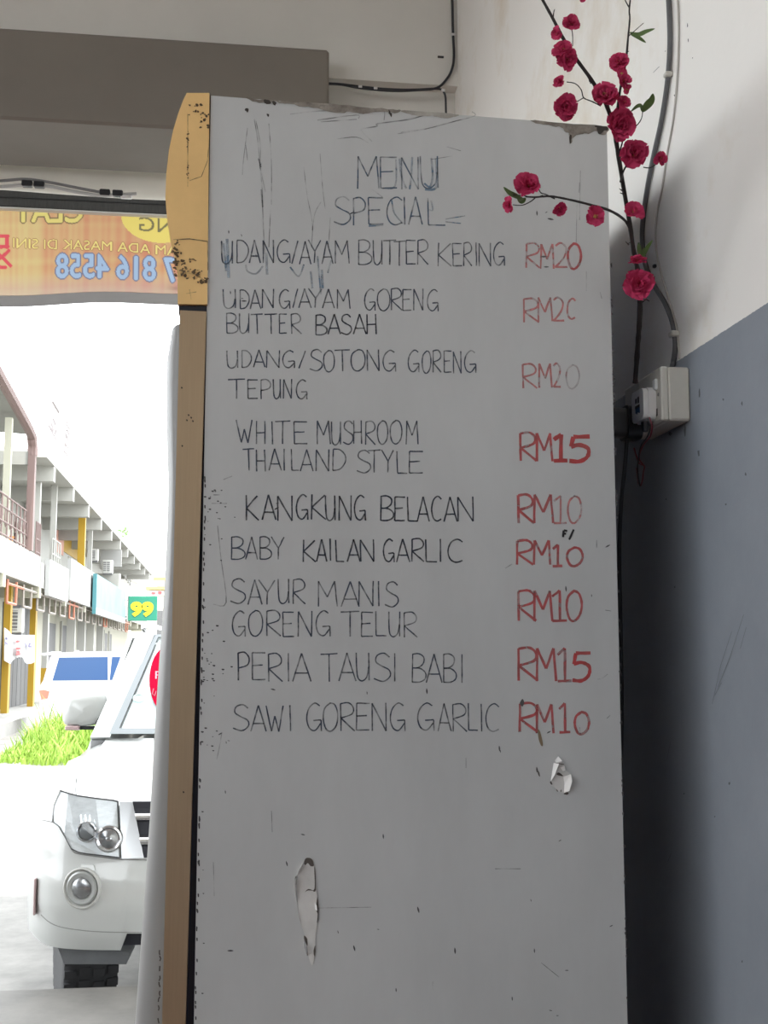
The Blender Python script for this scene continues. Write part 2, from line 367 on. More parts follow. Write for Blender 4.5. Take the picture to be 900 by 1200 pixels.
# chipped top edge
mb = MB()
blob(mb, [(288, 114), (300, 116.5), (318, 118), (340, 119), (380, 121.5), (420, 125), (455, 128), (470, 129.4), (462, 132.5), (440, 131), (425, 134), (410, 131), (395, 133), (372, 127), (352, 125), (345, 123), (330, 121), (322, 119.5), (312, 121), (300, 120)], jit=.7)
mb.build('paint_chip', M_chip, side)
mb = MB()
blob(mb, [(470, 129.5), (500, 131.5), (535, 134.2), (534, 137), (520, 139), (506, 136), (490, 136.5), (480, 134)], jit=.6)
mb.build('paint_chip', mat('chipped_filler_pale', (.44, .42, .38), .9, col2=(.25, .23, .20), scale=30, bump=.5), side)
mb = MB()
blob(mb, [(622, 141), (650, 143.5), (680, 146), (711, 148.4), (711, 156), (704, 158), (698, 153), (690, 157), (680, 157), (672, 161), (669, 168), (667, 158), (662, 154), (655, 149), (640, 147), (628, 145)], jit=.8)
mb.build('paint_chip', M_chip, side)
mb = MB()
for pts in ([(309, 117), (314, 117.5), (318, 121), (311, 122)], [(288, 127), (291, 128), (290, 132), (287, 129)], [(699, 150), (708, 152), (702, 158)], [(667, 159), (669.5, 159), (668.3, 169)], [(455, 129), (458, 132), (459, 138), (456, 134)],
            [(312, 134), (315, 134), (314, 138)], [(696, 148), (711, 149), (711, 153), (703, 152)], [(318, 119), (324, 120), (322, 124)]):
    mb = MB(); blob(mb, pts, jit=.5, lift=.0012); mb.build('chip_hole', mat('chip_hole_dark', (.05, .042, .036), .9), side)

# ---- handwriting
def c_(*p): return ('c', p)
def l_(*p): return ('l', p)
FONT = {
 'A': [l_((0, 1), (.48, 0), (1, 1)), l_((.16, .70), (.86, .70))],
 'B': [l_((.02, 0), (.02, 1)), c_((.02, .02), (.45, .0), (.82, .12), (.8, .34), (.45, .48), (.03, .5)), c_((.03, .5), (.6, .52), (.98, .68), (.95, .88), (.55, .99), (.02, .99))],
 'C': [c_((1, .12), (.65, .0), (.22, .14), (.02, .5), (.16, .85), (.55, 1), (1, .92))],
 'D': [l_((.05, .02), (.05, 1)), c_((.05, .02), (.55, .05), (.95, .3), (.97, .62), (.6, .93), (.05, 1))],
 'E': [l_((1, .03), (.04, .02), (.05, .98), (1, .97)), l_((.05, .48), (.8, .46))],
 'G': [c_((.88, .10), (.55, .0), (.16, .2), (.02, .55), (.18, .88), (.55, .97), (.92, .72)), l_((.45, .62), (.95, .6), (.97, 1))],
 'H': [l_((.05, 0), (.05, 1)), l_((.92, 0), (.97, 1)), l_((.05, .52), (.94, .5))],
 'I': [l_((.45, 0), (.55, 1))],
 'K': [l_((.05, 0), (.03, 1)), l_((.92, .03), (.05, .52), (1, 1))],
 'L': [l_((.05, 0), (.1, .97), (1, .98))],
 'M': [l_((.04, 1), (.06, .0), (.5, .62), (.88, .0), (1, 1))],
 'N': [l_((.03, 1), (.03, .02), (.95, 1), (.95, 0))],
 'O': [c_((.5, .0), (.1, .2), (.02, .58), (.2, .92), (.55, 1), (.9, .78), (.98, .38), (.78, .06), (.45, .0))],
 'P': [l_((.06, .02), (.1, 1)), c_((.06, .03), (.6, .0), (.98, .2), (.85, .45), (.1, .56))],
 'R': [l_((.04, .02), (.05, 1)), c_((.04, .03), (.6, .0), (.92, .18), (.8, .4), (.05, .54)), l_((.05, .54), (1, 1))],
 'S': [c_((.92, .14), (.6, .0), (.2, .08), (.12, .3), (.45, .45), (.9, .6), (.95, .82), (.55, 1), (.0, .9))],
 'T': [l_((0, .03), (1, .0)), l_((.5, .02), (.52, 1))],
 'U': [c_((.03, 0), (.05, .5), (.14, .88), (.45, 1), (.8, .85), (.93, .5)), l_((.94, 0), (.96, .98))],
 'W': [l_((0, 0), (.3, .98), (.5, .4), (.72, 1), (1, 0))],
 'Y': [l_((0, 0), (.52, .48)), l_((1, .02), (.55, .5), (.52, 1))],
 '/': [l_((1, 0), (0, 1))],
 '1': [l_((.05, .2), (.55, .0), (.55, .97)), l_((.05, 1), (1, .99))],
 '2': [c_((.05, .12), (.45, .0), (.88, .2), (.75, .55), (.3, .85), (.02, .97)), l_((.02, .97), (1, .97))],
 '0': [c_((.5, .0), (.12, .2), (.02, .55), (.2, .92), (.5, 1), (.85, .8), (.98, .45), (.8, .1), (.45, .0))],
 '5': [l_((1, .04), (.2, .05), (.08, .42)), c_((.08, .42), (.5, .36), (.92, .5), (.88, .8), (.5, .98), (.0, .96))],
 'F': [l_((0, 1), (.1, 0), (1, .1)), l_((.05, .45), (.7, .5))],
}
WORDS = [
 ('MENU', 183.5, 221.5, [418,444, 445,465, 470,491, 492,514], 'mf'),
 ('SPECIAL', 231.5, 264, [391,411, 413,428, 431,449, 453,471, 472,476, 479,495, 500,522], 'mf'),
 ('UDANG/AYAM', 282, 309, [259,273, 277,291, 292,305, 308,321, 324.5,340, 342,349, 351,364.5, 361,375.5, 377,390, 392,409], 'm'),
 ('BUTTER', 282, 311, [420,435.5, 437,448, 449,464, 461,474.5, 475.5,487, 489,502], 'm'),
 ('KERING', 284.5, 312, [513,529, 530,541, 543,553, 556,560, 561,575.5, 578,591.5], 'm'),
 ('UDANG/AYAM', 339, 361.5, [261,276.5, 281,292, 293,305.5, 307,321, 327,340, 343,349, 350,364.5, 361,377, 378,392, 394.5,410], 'm'),
 ('GORENG', 339, 364.5, [427,440, 442,457, 458,471, 471.5,482, 484.5,496, 500.5,514], 'm'),
 ('BUTTER', 368, 391.5, [265.5,278.5, 280,292, 294,308, 310,325, 327,336, 341,353], 'm'),
 ('BASAH', 368.5, 392, [370,383, 384.5,399, 399.5,412, 414,429, 429.5,441], 'md'),
 ('UDANG/', 410.5, 431, [265.5,279, 283,294.5, 297,310.5, 312,328, 331,345.5, 350,358], 'm'),
 ('SOTONG', 410, 435, [363,378, 379,392, 392,410, 411,428, 430,444.5, 448.5,464], 'm'),
 ('GORENG', 411, 437, [478,491.5, 494.5,505, 507,517, 520,529, 531,540.5, 544,558], 'm'),
 ('TEPUNG', 444.5, 467.5, [267,287, 290,302, 305,317, 320,329, 332,342, 347,360], 'm'),
 ('WHITE', 493, 520, [277,295.5, 300,311, 317,321, 322,340, 344,360], 'm'),
 ('MUSHROOM', 493.5, 521, [371,387, 388,399.5, 402,414, 414,424, 428,440, 442,454.5, 457,471, 475.5,490], 'm'),
 ('THAILAND', 526.5, 552, [284.5,298, 300,311, 315,329.5, 331,335, 341,350, 352,367, 370,386, 389.5,405], 'm'),
 ('STYLE', 528, 554.5, [418,434.5, 431,445.5, 447,461, 464.5,477, 479,495.5], 'm'),
 ('KANGKUNG', 580, 609.5, [288,303, 307,323, 325,343, 347,361, 364.5,382, 381,393, 397,412, 415,428.5], 'md'),
 ('BELACAN', 582, 611, [446,461, 462,474.5, 477,489, 489,503, 505.5,517, 520,535.5, 536,555], 'md'),
 ('BABY', 629, 655.5, [271,287, 288,302, 304.5,318, 318,333], 'm'),
 ('KAILAN', 632, 658, [355,370, 371,383, 385,389, 393,403, 407,422, 422,438.5], 'md'),
 ('GARLIC', 632, 659, [449,462, 464.5,480, 482,497, 498,512, 514.5,517.5, 524.5,542], 'md'),
 ('SAYUR', 679, 708, [270,288, 290.5,307, 303,322, 325.5,339, 343,358], 'm'),
 ('MANIS', 681.5, 711, [372,395, 400,421, 420,438, 442,445.5, 451,467], 'm'),
 ('GORENG', 716, 746, [272,288, 291,308, 312,329, 331,344.5, 349,366, 370,387], 'm'),
 ('TELUR', 716.5, 746, [399,421, 423,437, 439.5,453, 455,469, 473,489], 'm'),
 ('PERIA', 765, 798, [278,292, 295,311, 314,331, 336,340, 343,364.5], 'm'),
 ('TAUSI', 765, 798, [375.5,395.5, 397,417, 417,433, 438,458, 461,464], 'm'),
 ('BABI', 766.5, 800, [483,499, 499.5,518, 519.5,534.5, 539.5,543], 'm'),
 ('SAWI', 826.5, 857, [273,292, 294,312, 312,332, 338,342], 'm'),
 ('GORENG', 824, 857, [359,377, 378.5,396, 398.5,415.5, 417,433, 435.5,453, 457,475], 'm'),
 ('GARLIC', 824.5, 857, [489,509, 513,528.5, 530,547, 548,560, 562,566, 569,584.5], 'm'),
 ('RM2', 285.5, 314.5, [616,632.5, 633,649, 650,665], 'rf'), ('0', 286, 316, [665,681], 'r'),
 ('RM2', 349, 377, [613,631.5, 630,647, 648,661], 'rf'), ('C', 350, 374, [664.5,674], 'rf'),
 ('RM2', 426, 454.5, [612,629, 631,646.5, 648,657], 'rf'), ('0', 427, 455, [663,679], 'rg'),
 ('RM', 508, 541, [609,628.5, 628,647], 'r'), ('15', 510, 541, [648,665, 667,691], 'rb'),
 ('RM', 579.5, 613, [606.5,625.5, 625,648], 'r'), ('10', 581, 613, [648,664, 665,681.5], 'rf'),
 ('RM', 634, 662.5, [605,625, 625,645], 'r'), ('1', 638, 663, [647,659], 'r'), ('0', 641, 663, [664,683], 'r'),
 ('RM10', 691.5, 727, [606.5,628, 625,647, 646,664, 663.5,682], 'r'),
 ('RM1', 759.5, 798, [606.5,630, 628,651.5, 652.5,669.5], 'r'), ('5', 764, 798.5, [670.5,692], 'rb2'),
 ('RM1', 824.5, 858.5, [608,630.5, 628,648.5, 654.5,668], 'r'), ('0', 834, 860, [673,690.5], 'r'),
 ('F', 621, 629, [660,664.5], 'k'), ('/', 620, 632, [667,672], 'k'),
]
INK = {
 'm': (mixmat('marker_ink', (.05, .065, .095), .72, .28, 70), 1.55), 'md': (mixmat('marker_ink_dark', (.022, .03, .05), .82, .2, 70), 1.75),
 'mf': (mixmat('marker_ink_blue', (.07, .11, .165), .58, .3, 60), 1.7),
 'r': (mixmat('red_ink', (.44, .075, .075), .74, .25, 60), 3.0), 'rf': (mixmat('red_ink_faded', (.52, .17, .16), .58, .3, 60), 2.4),
 'rg': (mixmat('red_ink_ghost', (.42, .24, .23), .4, .2, 60), 2.0), 'rb': (mixmat('red_ink_bold', (.44, .05, .05), .85, .15, 60), 5.0),
 'rb2': (MATS['red_ink_bold'], 4.2), 'k': (mat('black_mark', (.01, .01, .012), .6), 2.4),
}
RL = random.Random(11)
for txt, y0, y1, xs, ink in WORDS:
    mb = MB(); m, wpx = INK[ink]; lift = .0006
    for i, ch in enumerate(txt):
        x0, x1 = xs[2*i], xs[2*i+1]; dy = RL.uniform(-.9, .9); tilt = RL.uniform(-.6, .6)
        for kind, pts in FONT[ch]:
            q = [Vector((x0 + (x1-x0)*a + tilt*(.5-b), y0 + (y1-y0)*b + dy, 0)) for a, b in pts]
            if kind == 'c': q = cat_rom(q, 5)
            else:
                r_ = [q[0]]
                for a, b in zip(q, q[1:]): r_ += [a.lerp(b, t) + Vector((RL.uniform(-.2, .2), RL.uniform(-.2, .2), 0)) for t in (.33, .67)] + [b]
                # split at sharp corners so that the stroke keeps its width
                q = None
                for a in range(0, len(r_)-1, 3):
                    seg = r_[a:a+4]; lift += .000004
                    mb.ribbon([PP(p.x, p.y) for p in seg], [wpx*MPX*RL.uniform(.85, 1.15) for _ in seg], NR, lift)
            if q:
                lift += .000004
                mb.ribbon([PP(p.x, p.y) for p in q], [wpx*MPX*RL.uniform(.85, 1.15) for _ in q], NR, lift)
    o = mb.build('lettering', m, side)
# ghost strokes and scratches on the panel
def strokes(name, items, m, lift=.0005):
    for k, (w_, pl) in enumerate(items):
        q = cat_rom([Vector((x, y, 0)) for x, y in pl], 4) if len(pl) > 2 else [Vector((x, y, 0)) for x, y in pl]
        MB().ribbon([PP(p.x, p.y) for p in q], w_*MPX, NR, lift + k*.000003).build(name, m, side)
M_ghost = mixmat('ghost_ink', (.19, .29, .40), .42, .25, 50)
strokes('ghost_stroke', [(2.4, [(468, 186), (470, 205), (476, 221)]), (2.4, [(483, 184), (482, 205), (480, 222)]), (2.6, [(505, 185), (507, 205), (504, 219), (497, 215)]), (3, [(511, 186), (512, 215), (508, 222), (498, 222)]), (2, [(464, 187), (463, 218), (448, 221)]),
    (2, [(459, 235), (462, 250), (472, 262)]), (2, [(505, 235), (507, 246), (502, 246)]), (2.2, [(432, 265), (449, 264)]), (1.4, [(522, 257), (545, 253)]), (1.4, [(522, 260), (540, 262)]), (2.2, [(288, 310), (290, 318), (300, 321), (308, 312)]), (2, [(340, 313), (350, 324), (356, 310)]),
    (2, [(388, 305), (384, 320)]), (2, [(372, 300), (376, 345)]), (3, [(377, 316), (378, 338)]), (2.6, [(364, 318), (366, 338)]), (3, [(312, 296), (313, 322)]), (3.4, [(266, 280), (268, 326)]), (2.4, [(262, 285), (265, 318)])], M_ghost)
M_scr = mixmat('pencil_scratch', (.07, .07, .075), .32, .26, 60)
strokes('scratch_line', [(1.5, [(436, 166), (424, 154), (425, 151), (442, 148), (443, 145), (480, 140), (505, 133), (518, 135)]), (1.3, [(466, 157), (500, 151), (530, 143), (556, 136), (553, 131)]), (1.1, [(340, 134), (365, 131), (400, 129)]), (1.3, [(372, 141), (417, 135), (420, 139)]), (1.1, [(376, 143), (418, 140)]),
    (1.1, [(395, 163), (418, 161), (432, 168)]), (1.2, [(420, 134), (448, 128), (450, 141)]), (1.0, [(500, 151), (470, 155)]), (1.3, [(436, 222), (448, 231)]), (.9, [(530, 183), (505, 187)]), (.9, [(523, 172), (540, 177)]),
    (1.2, [(298, 140), (302, 165), (304, 190), (307, 220), (308, 250), (310, 300)]), (1.9, [(306, 222), (308, 243)]), (1, [(300, 142), (305, 170), (305, 195), (311, 225)]), (1.6, [(303, 187), (306, 196)]), (1.1, [(315, 145), (318, 190), (318, 240)]), (1.0, [(290, 150), (285, 190), (284, 205)]), (1.0, [(288, 170), (290, 188)]), (1, [(356, 196), (360, 230), (366, 262), (365, 290)]), (1, [(375, 180), (378, 220), (381, 245)]), (1.1, [(376, 237), (369, 250), (366, 270)]), (1, [(387, 255), (385, 290)]), (1, [(317, 245), (315, 290)]),
    (1.1, [(255, 616), (259, 655), (265, 706), (250, 708)]), (1, [(250, 580), (258, 580)]), (1.2, [(262, 562), (272, 558)]), (1, [(248, 590), (266, 590)]), (1.3, [(592, 666), (600, 661)]), (1, [(260, 858), (257, 876), (254, 890)]), (.9, [(680, 200), (679, 258)]), (1.2, [(679, 214), (678.5, 226)]), (.8, [(676, 240), (675, 285)]), (.9, [(687, 318), (687, 341)]), (1, [(703, 342), (705, 350)]),
    (1, [(712, 790), (705, 795), (700, 796)]), (1.1, [(715, 838), (711, 842)]), (1, [(709, 715), (716, 716)]), (1, [(679, 852), (680, 860)]), (.9, [(546, 888), (546, 900)]), (1.4, [(699, 633), (699, 642)]), (.8, [(372, 1064), (435, 1063)]), (1, [(580, 1018), (610, 1018)]), (.8, [(634, 1128), (655, 1145)]), (.8, [(250, 1010), (251, 1050)]), (.9, [(318, 950), (319, 975)]), (1, [(507, 1150), (507, 1160)])], M_scr)
# small nicks
mb = MB()
nicks = [(303, 187), (305, 193), (640, 249), (629, 250), (645, 257), (655, 247), (640, 313), (637, 301), (336, 1012), (396, 1092), (415, 1111), (443, 1089), (533, 1114), (626, 1114), (622, 1055), (645, 1184), (653, 1190), (464, 1160), (664, 1137), (643, 858), (629, 902), (270, 1114), (264, 928), (355, 978), (449, 980),
         (490, 1066), (656, 985), (716, 1085), (693, 698), (663, 690), (320, 808), (430, 812), (586, 880), (585, 877), (258, 860), (265, 870), (268, 868), (412, 250), (712, 640), (268, 272), (283, 276), (300, 300), (270, 343), (284, 350), (286, 353), (325, 590), (324, 596), (500, 810), (600, 1170)]
for x, y in nicks:
    L_ = RB.uniform(1.6, 4.2); a = RB.choice((0, .2, -.5, 1.3, 1.5)); dx, dy = math.cos(a)*L_, math.sin(a)*L_
    blob(mb, [(x-dx, y-dy), (x+dy*.3, y-dx*.3), (x+dx, y+dy), (x-dy*.25, y+dx*.25)], k=2)
for _ in range(70):                                     # scuffed strip beside the door
    x = 236 + abs(RB.gauss(0, 13)); y = RB.choice((RB.uniform(570, 640), RB.uniform(700, 880), RB.uniform(770, 800), RB.uniform(590, 1190)))
    x += (250-247) - (y-112)*.015 + 8 if y < 900 else 0
    if x > 275 or (y > 890 and x > 242): continue
    s_ = RB.uniform(.5, 1.3); blob(mb, [(x-s_, y-s_*.6), (x+s_*1.4, y-s_*.4), (x+s_, y+s_*.8), (x-s_*.8, y+s_*.6)], k=2)
for _ in range(60):                                     # chipped back and front edges
    y = RB.uniform(300, 1195); x = 714 + (y-148)*.0215 - RB.uniform(.3, 2.0); blob(mb, [(x-1, y-1.5), (x+.8, y-2), (x+.6, y+2), (x-.6, y+1)], k=2)
    y = RB.uniform(560, 1195); x = 247.5 - (y-112)*.0182 + RB.uniform(.5, 2.2); blob(mb, [(x-.8, y-2), (x+.8, y-1.5), (x+.6, y+2), (x-.6, y+1.5)], k=2)
mb.build('nicks', mat('nick_dark', (.07, .068, .07), .8), side)['kind'] = 'stuff'
# torn paint
def pk(u, v): return (300 + u/7.5, 980 + v/7.5)
mb = MB(); blob(mb, [pk(*p) for p in ((425, 235), (455, 190), (495, 215), (512, 280), (520, 440), (540, 520), (545, 680), (535, 780), (522, 880), (518, 1010), (505, 1100), (490, 1130), (460, 1060), (445, 960), (425, 860), (395, 770), (372, 640), (360, 520), (352, 430), (375, 320), (400, 285))], .0010, jit=.25); mb.build('torn_patch', M_peel, side)
def flake(pts, rise, name='paint_flake'):
    """a lifted curl: outline points, each raised off the panel"""
    mb = MB(); top = [PP(x, y) + NR*(.001 + h*rise) for x, y, h in pts]; bot = [p - NR*.0008 for p in top]; n = len(pts)
    mb.add(top + bot, [tuple(range(n)), tuple(range(2*n-1, n-1, -1))] + [(i, (i+1) % n, n+(i+1) % n, n+i) for i in range(n)])
    mb.build(name, mat('paint_flake_white', (.80, .79, .77), .6), side)
def fk(l): return [(*pk(u, v), h) for u, v, h in l]
flake(fk([(420, 215, 0), (395, 255, 1), (370, 300, 1), (362, 340, .4), (372, 320, 0), (400, 275, 0)]), .006)
flake(fk([(360, 345, 0), (340, 370, 1), (332, 430, 1), (345, 520, .6), (362, 600, 0), (352, 500, 0), (350, 420, 0)]), .007)
flake(fk([(362, 600, 0), (372, 700, .6), (392, 780, .4), (380, 690, 0)]), .004)
flake(fk([(420, 900, 0), (415, 950, 1), (440, 1030, .8), (452, 1030, 0), (445, 960, 0)]), .006)
flake(fk([(515, 580, 0), (530, 600, 1), (535, 650, .7), (520, 640, 0)]), .005)
mb = MB()
for pts in ([(422, 240), (430, 200), (455, 188), (490, 200), (508, 255), (480, 262), (455, 235), (435, 250)], [(512, 280), (520, 300), (525, 470), (500, 478), (515, 440)], [(345, 355), (362, 350), (355, 372), (350, 430), (338, 440), (342, 395)], [(540, 530), (550, 700), (535, 760), (540, 680), (528, 640)], [(422, 870), (448, 900), (452, 960), (440, 940), (425, 910)], [(505, 1000), (520, 960), (518, 1050), (508, 1040)], [(444, 960), (455, 1040), (446, 1040)], [(430, 490), (460, 462), (520, 480), (490, 476), (455, 474)]):
    mb = MB(); blob(mb, [pk(*p) for p in pts], .0014, jit=.12); mb.build('tear_gap', mat('tear_brown', (.10, .085, .075), .9), side)
def sk(u, v): return (630 + u/16, 870 + v/16)
mb = MB(); blob(mb, [sk(*p) for p in ((330, 390), (470, 400), (520, 520), (600, 580), (620, 700), (600, 860), (560, 930), (480, 950), (420, 930), (350, 880), (240, 770), (290, 600))], .0010, jit=.2); mb.build('torn_patch', M_peel, side)
for l in ([(300, 385, 0), (370, 390, 1), (330, 500, 1), (290, 600, 1), (235, 720, .4), (270, 560, 0)], [(320, 340, 0), (380, 260, .2), (440, 340, .6), (450, 385, 0), (340, 375, 0)], [(480, 640, 0), (600, 590, .8), (615, 720, 1), (570, 900, .8), (490, 940, 0), (500, 780, 0)], [(420, 470, 0), (480, 430, .8), (510, 520, .3), (470, 540, 0)]):
    flake([(*sk(u, v), h) for u, v, h in l], .007)
mb = MB()
for pts in ([(480, 960), (540, 930), (575, 945), (550, 980)], [(225, 740), (250, 730), (270, 790), (240, 780)], [(340, 870), (375, 910), (360, 920)], [(420, 910), (440, 880), (435, 930)], [(290, 540), (310, 530), (305, 590)], [(390, 560), (470, 620), (440, 630), (350, 600)], [(320, 380), (480, 400), (470, 415), (340, 390)], [(-10, 520), (25, 560), (40, 640), (10, 610)]):
    mb = MB(); blob(mb, [sk(*p) for p in pts], .0016, jit=.1); mb.build('tear_gap', MATS['tear_brown'], side)
mb = MB(); blob(mb, [(630, 855), (633, 858), (636, 872), (634, 874), (631, 866)], .001); mb.build('tape_scrap', mat('brown_scrap', (.20, .15, .09), .7), side)
mb = MB(); blob(mb, [(609, 824), (612, 819), (614, 823), (612, 828)], .001); mb.build('soot_mark', MATS['nick_dark'], side)

# ------------------------------------------------------------------ loose plastic sheet hanging on the fridge front
LE = [(370, 207.5), (385, 203), (400, 201.5), (440, 200.5), (500, 201), (540, 202.5), (560, 203), (600, 202), (650, 200), (700, 197.5), (760, 193), (820, 189), (900, 184.5), (980, 180), (1060, 174.5), (1130, 169.5), (1200, 164.5), (1400, 150)]
def left_at(y):
    for (ya, xa), (yb, xb) in zip(LE, LE[1:]):
        if y <= yb: return xa + (xb-xa)*(y-ya)/(yb-ya)
    return LE[-1][1]
def sheet_pt(s_, t):
    y = 371 + (1650-371)*t
    yy = min(y, 1400)
    post = 211 - (y-364)*.0252
    lx = left_at(yy) - max(0, y-1400)*.07
    uL, z = uz(lx, y); uP, _ = uz(post+1.5, y)
    u0, v0 = uP, -.006; 
    uL2 = uL - .012
    pl = [(uP+.004, .036), (uP-.001, .037), (uP + (uL2-uP)*.55, .045), (uL2, .075), (uL2-.002, .13), (uL2+.004, .25), (uL2+.008, .40), (uP-.012, .54), (uP-.004, .60)]
    k = s_*(len(pl)-1); i = min(int(k), len(pl)-2); fr_ = k - i
    g = lambda j: Vector((*pl[min(max(j, 0), len(pl)-1)], 0))
    p0, p1, p2, p3 = g(i-1), g(i), g(i+1), g(i+2); tt = fr_
    q = .5*((2*p1) + (p2-p0)*tt + (2*p0-5*p1+4*p2-p3)*tt*tt + (3*p1-p0-3*p2+p3)*tt**3)
    return FL(q.x, q.y, max(z, .06))
o = MB().sheet(sheet_pt, 32, 36, NR*.0 + EX*.0015).build('plastic_sheet', translucent('milky_plastic', (.25, .25, .247), .10, .45), None, True, FL(-.07, .3, 0))
tag(o, 'milky white plastic sheet draped down the front of the fridge', 'plastic sheet')
o['_o'] = tuple(o.location)
mb = MB()
for k in range(9):
    y = 1110 + k*10 + RB.uniform(-3, 3); x = 211 - (y-364)*.0252 - 2.5
    q = [FL(*uz_v) for uz_v in [(uz(x + RB.uniform(-1, 1), y + j*3)[0]-.002, -.0015, uz(x, y + j*3)[1]) for j in range(3)]]
    mb.ribbon(q, 1.3*MPX, NR, .001)
mb.build('frayed_edge', mat('dark_fray', (.05, .04, .035), .8), o)['kind'] = 'stuff'

# ------------------------------------------------------------------ socket box on the right wall
BX0, BY0, BY1 = .676, 1.770, 1.942
bz1 = onX(780, 425.5, BX0).z; bz0 = onX(780, 489.5, BX0).z
bz1, bz0 = 1.853, 1.767
M_plast = mat('aged_white_plastic', (.62, .60, .54), .4, var=.12, scale=12)
M_wplast = mat('white_plastic', (.80, .80, .79), .3)
M_bplast = mat('black_plastic', (.02, .022, .027), .42)
sk_ = thing('double_socket', 'aged white double wall socket box with two plugs in it', 'socket', (XW, (BY0+BY1)/2, bz0))
MB().rbox(BX0+.012, XW, BY0, BY1, bz0, bz1, .003).build('back_box', M_plast, sk_)
ym = (BY0+BY1)/2 + .012
for a, b in ((BY0, ym-.0008), (ym+.0008, BY1)):
    pl = MB().rbox(BX0, BX0+.0125, a-.0005, b, bz0-.0005, bz1+.0005, .0025).build('face_plate', M_plast, sk_)
for yc in (BY0+.022, ym+.02):
    MB().rbox(BX0-.004, BX0+.002, yc-.007, yc+.007, bz0+.052, bz0+.070, .002).build('switch', M_wplast, sk_)
    MB().box(BX0-.0006, BX0+.002, yc-.004, yc+.006, bz0+.010, bz0+.022).build('socket_hole', M_bplast, sk_)
for yc in (BY0+.012, ym+.07): MB().lathe([(0, .003), (.0012, .0025)], (BX0, yc, bz0+.043), (-1, 0, 0), 10).build('screw', mat('screw_steel', (.25, .24, .22), .4, metal=.8), sk_)
# plug-in adapter (white) and plug (black)
def rounded(a0, a1, b0, b1, r, n=5):
    out = []
    for cx_, cy_, s0 in ((a1-r, b1-r, 0), (a0+r, b1-r, 90), (a0+r, b0+r, 180), (a1-r, b0+r, 270)):
        for k in range(n+1): t = math.radians(s0 + 90*k/n); out.append((cx_ + r*math.cos(t), cy_ + r*math.sin(t)))
    return out
def onface(px, py, X): p = onX(px, py, X); return p.y, p.z
wy, wz = 1.821, 1.799
pa = thing('plug_adapter', 'white square plug-in power adapter with red and black leads', 'adapter', (BX0, wy, wz-.03))
def yz(X_): return lambda a, b, d: (d, a, b)
ad = MB().prism(rounded(wy-.029, wy+.029, wz-.027, wz+.027, .011), yz(0), BX0-.013, BX0).build('adapter_body', M_wplast, pa, 30)
MB().prism(rounded(wy-.0275, wy+.0275, wz-.0255, wz+.0255, .011), yz(0), BX0-.021, BX0-.013).build('adapter_face', M_wplast, pa, 30)
fx = BX0-.0215
lm = MB()
for (a, b, c, d) in ((-.008, -.002, .004, .014), (.002, .009, .005, .013), (-.010, .010, -.004, .001)): lm.box(fx-.0001, fx+.0008, wy+a, wy+b, wz+c, wz+d)
lm.build('printed_label', mat('label_dark', (.05, .05, .055), .5), ad)
lm = MB()
for k in range(4): lm.box(fx-.0001, fx+.0008, wy-.010+k*.0052, wy-.0065+k*.0052, wz-.013+(k % 2)*.002, wz-.003)
lm.build('printed_label', mat('label_blue', (.03, .10, .22), .5), ad)
MB().lathe([(0, .007), (.012, .0055), (.016, .004)], (BX0-.011, wy-.006, wz-.027), (0, 0, -1), 10).build('cable_relief', M_bplast, pa)
def wire(pxs, X, r, name, m, parent, dx=0):
    pts = [onX(x, y, X + (i*dx)) for i, (x, y) in enumerate(pxs)]
    return MB().tube(cat_rom(pts, 5), r, 6).build(name, m, parent, True)
M_red = mat('red_wire', (.22, .03, .045), .5)
wx = BX0-.014
wire([(761, 489), (764, 499), (762, 511), (755, 520), (750, 530), (749, 538), (754, 545)], wx, .0013, 'lead', M_red, pa, .003)
wire([(760, 489), (762, 500), (759, 511), (752, 521), (749, 531), (748, 540), (747, 548), (748, 560), (750, 570)], wx-.001, .0013, 'lead', M_bplast, pa, .003)
wire([(743, 525), (746, 535), (749, 543), (755, 546), (754, 553), (753, 562), (751, 569)], wx+.012, .0012, 'lead', M_red, pa, .002)
wire([(746, 548), (747, 557), (748, 566), (749, 567)], wx+.018, .0012, 'lead', M_red, pa, .002)
by, bz = onface(742, 490, BX0-.02); by = 1.879
pb = thing('plug', 'black mains plug pushed into the socket beside the fridge', 'plug', (BX0, by, bz-.03))
MB().prism(rounded(by-.024, by+.026, bz-.030, bz+.026, .012), yz(0), BX0-.024, BX0).build('plug_body', M_bplast, pb, 30)
MB().prism(rounded(by-.018, by+.022, bz-.026, bz+.022, .012), yz(0), BX0-.046, BX0-.024).build('plug_grip', mat('plug_grey', (.045, .048, .052), .45), pb, 30)
MB().box(BX0-.0475, BX0-.0458, by+.004, by+.010, bz+.006, bz+.015).build('fuse_mark', M_plast, pb)
MB().tube(cat_rom([(BX0-.02, by, bz-.028), (BX0-.022, by+.002, bz-.06), (BX0-.03, by+.02, bz-.2), (BX0-.02, by+.06, bz-.5), (BX0-.03, by+.1, bz-1.0), (BX0-.02, by+.12, .02)], 6), .0035, 8).build('power_cord', M_bplast, pb, True)

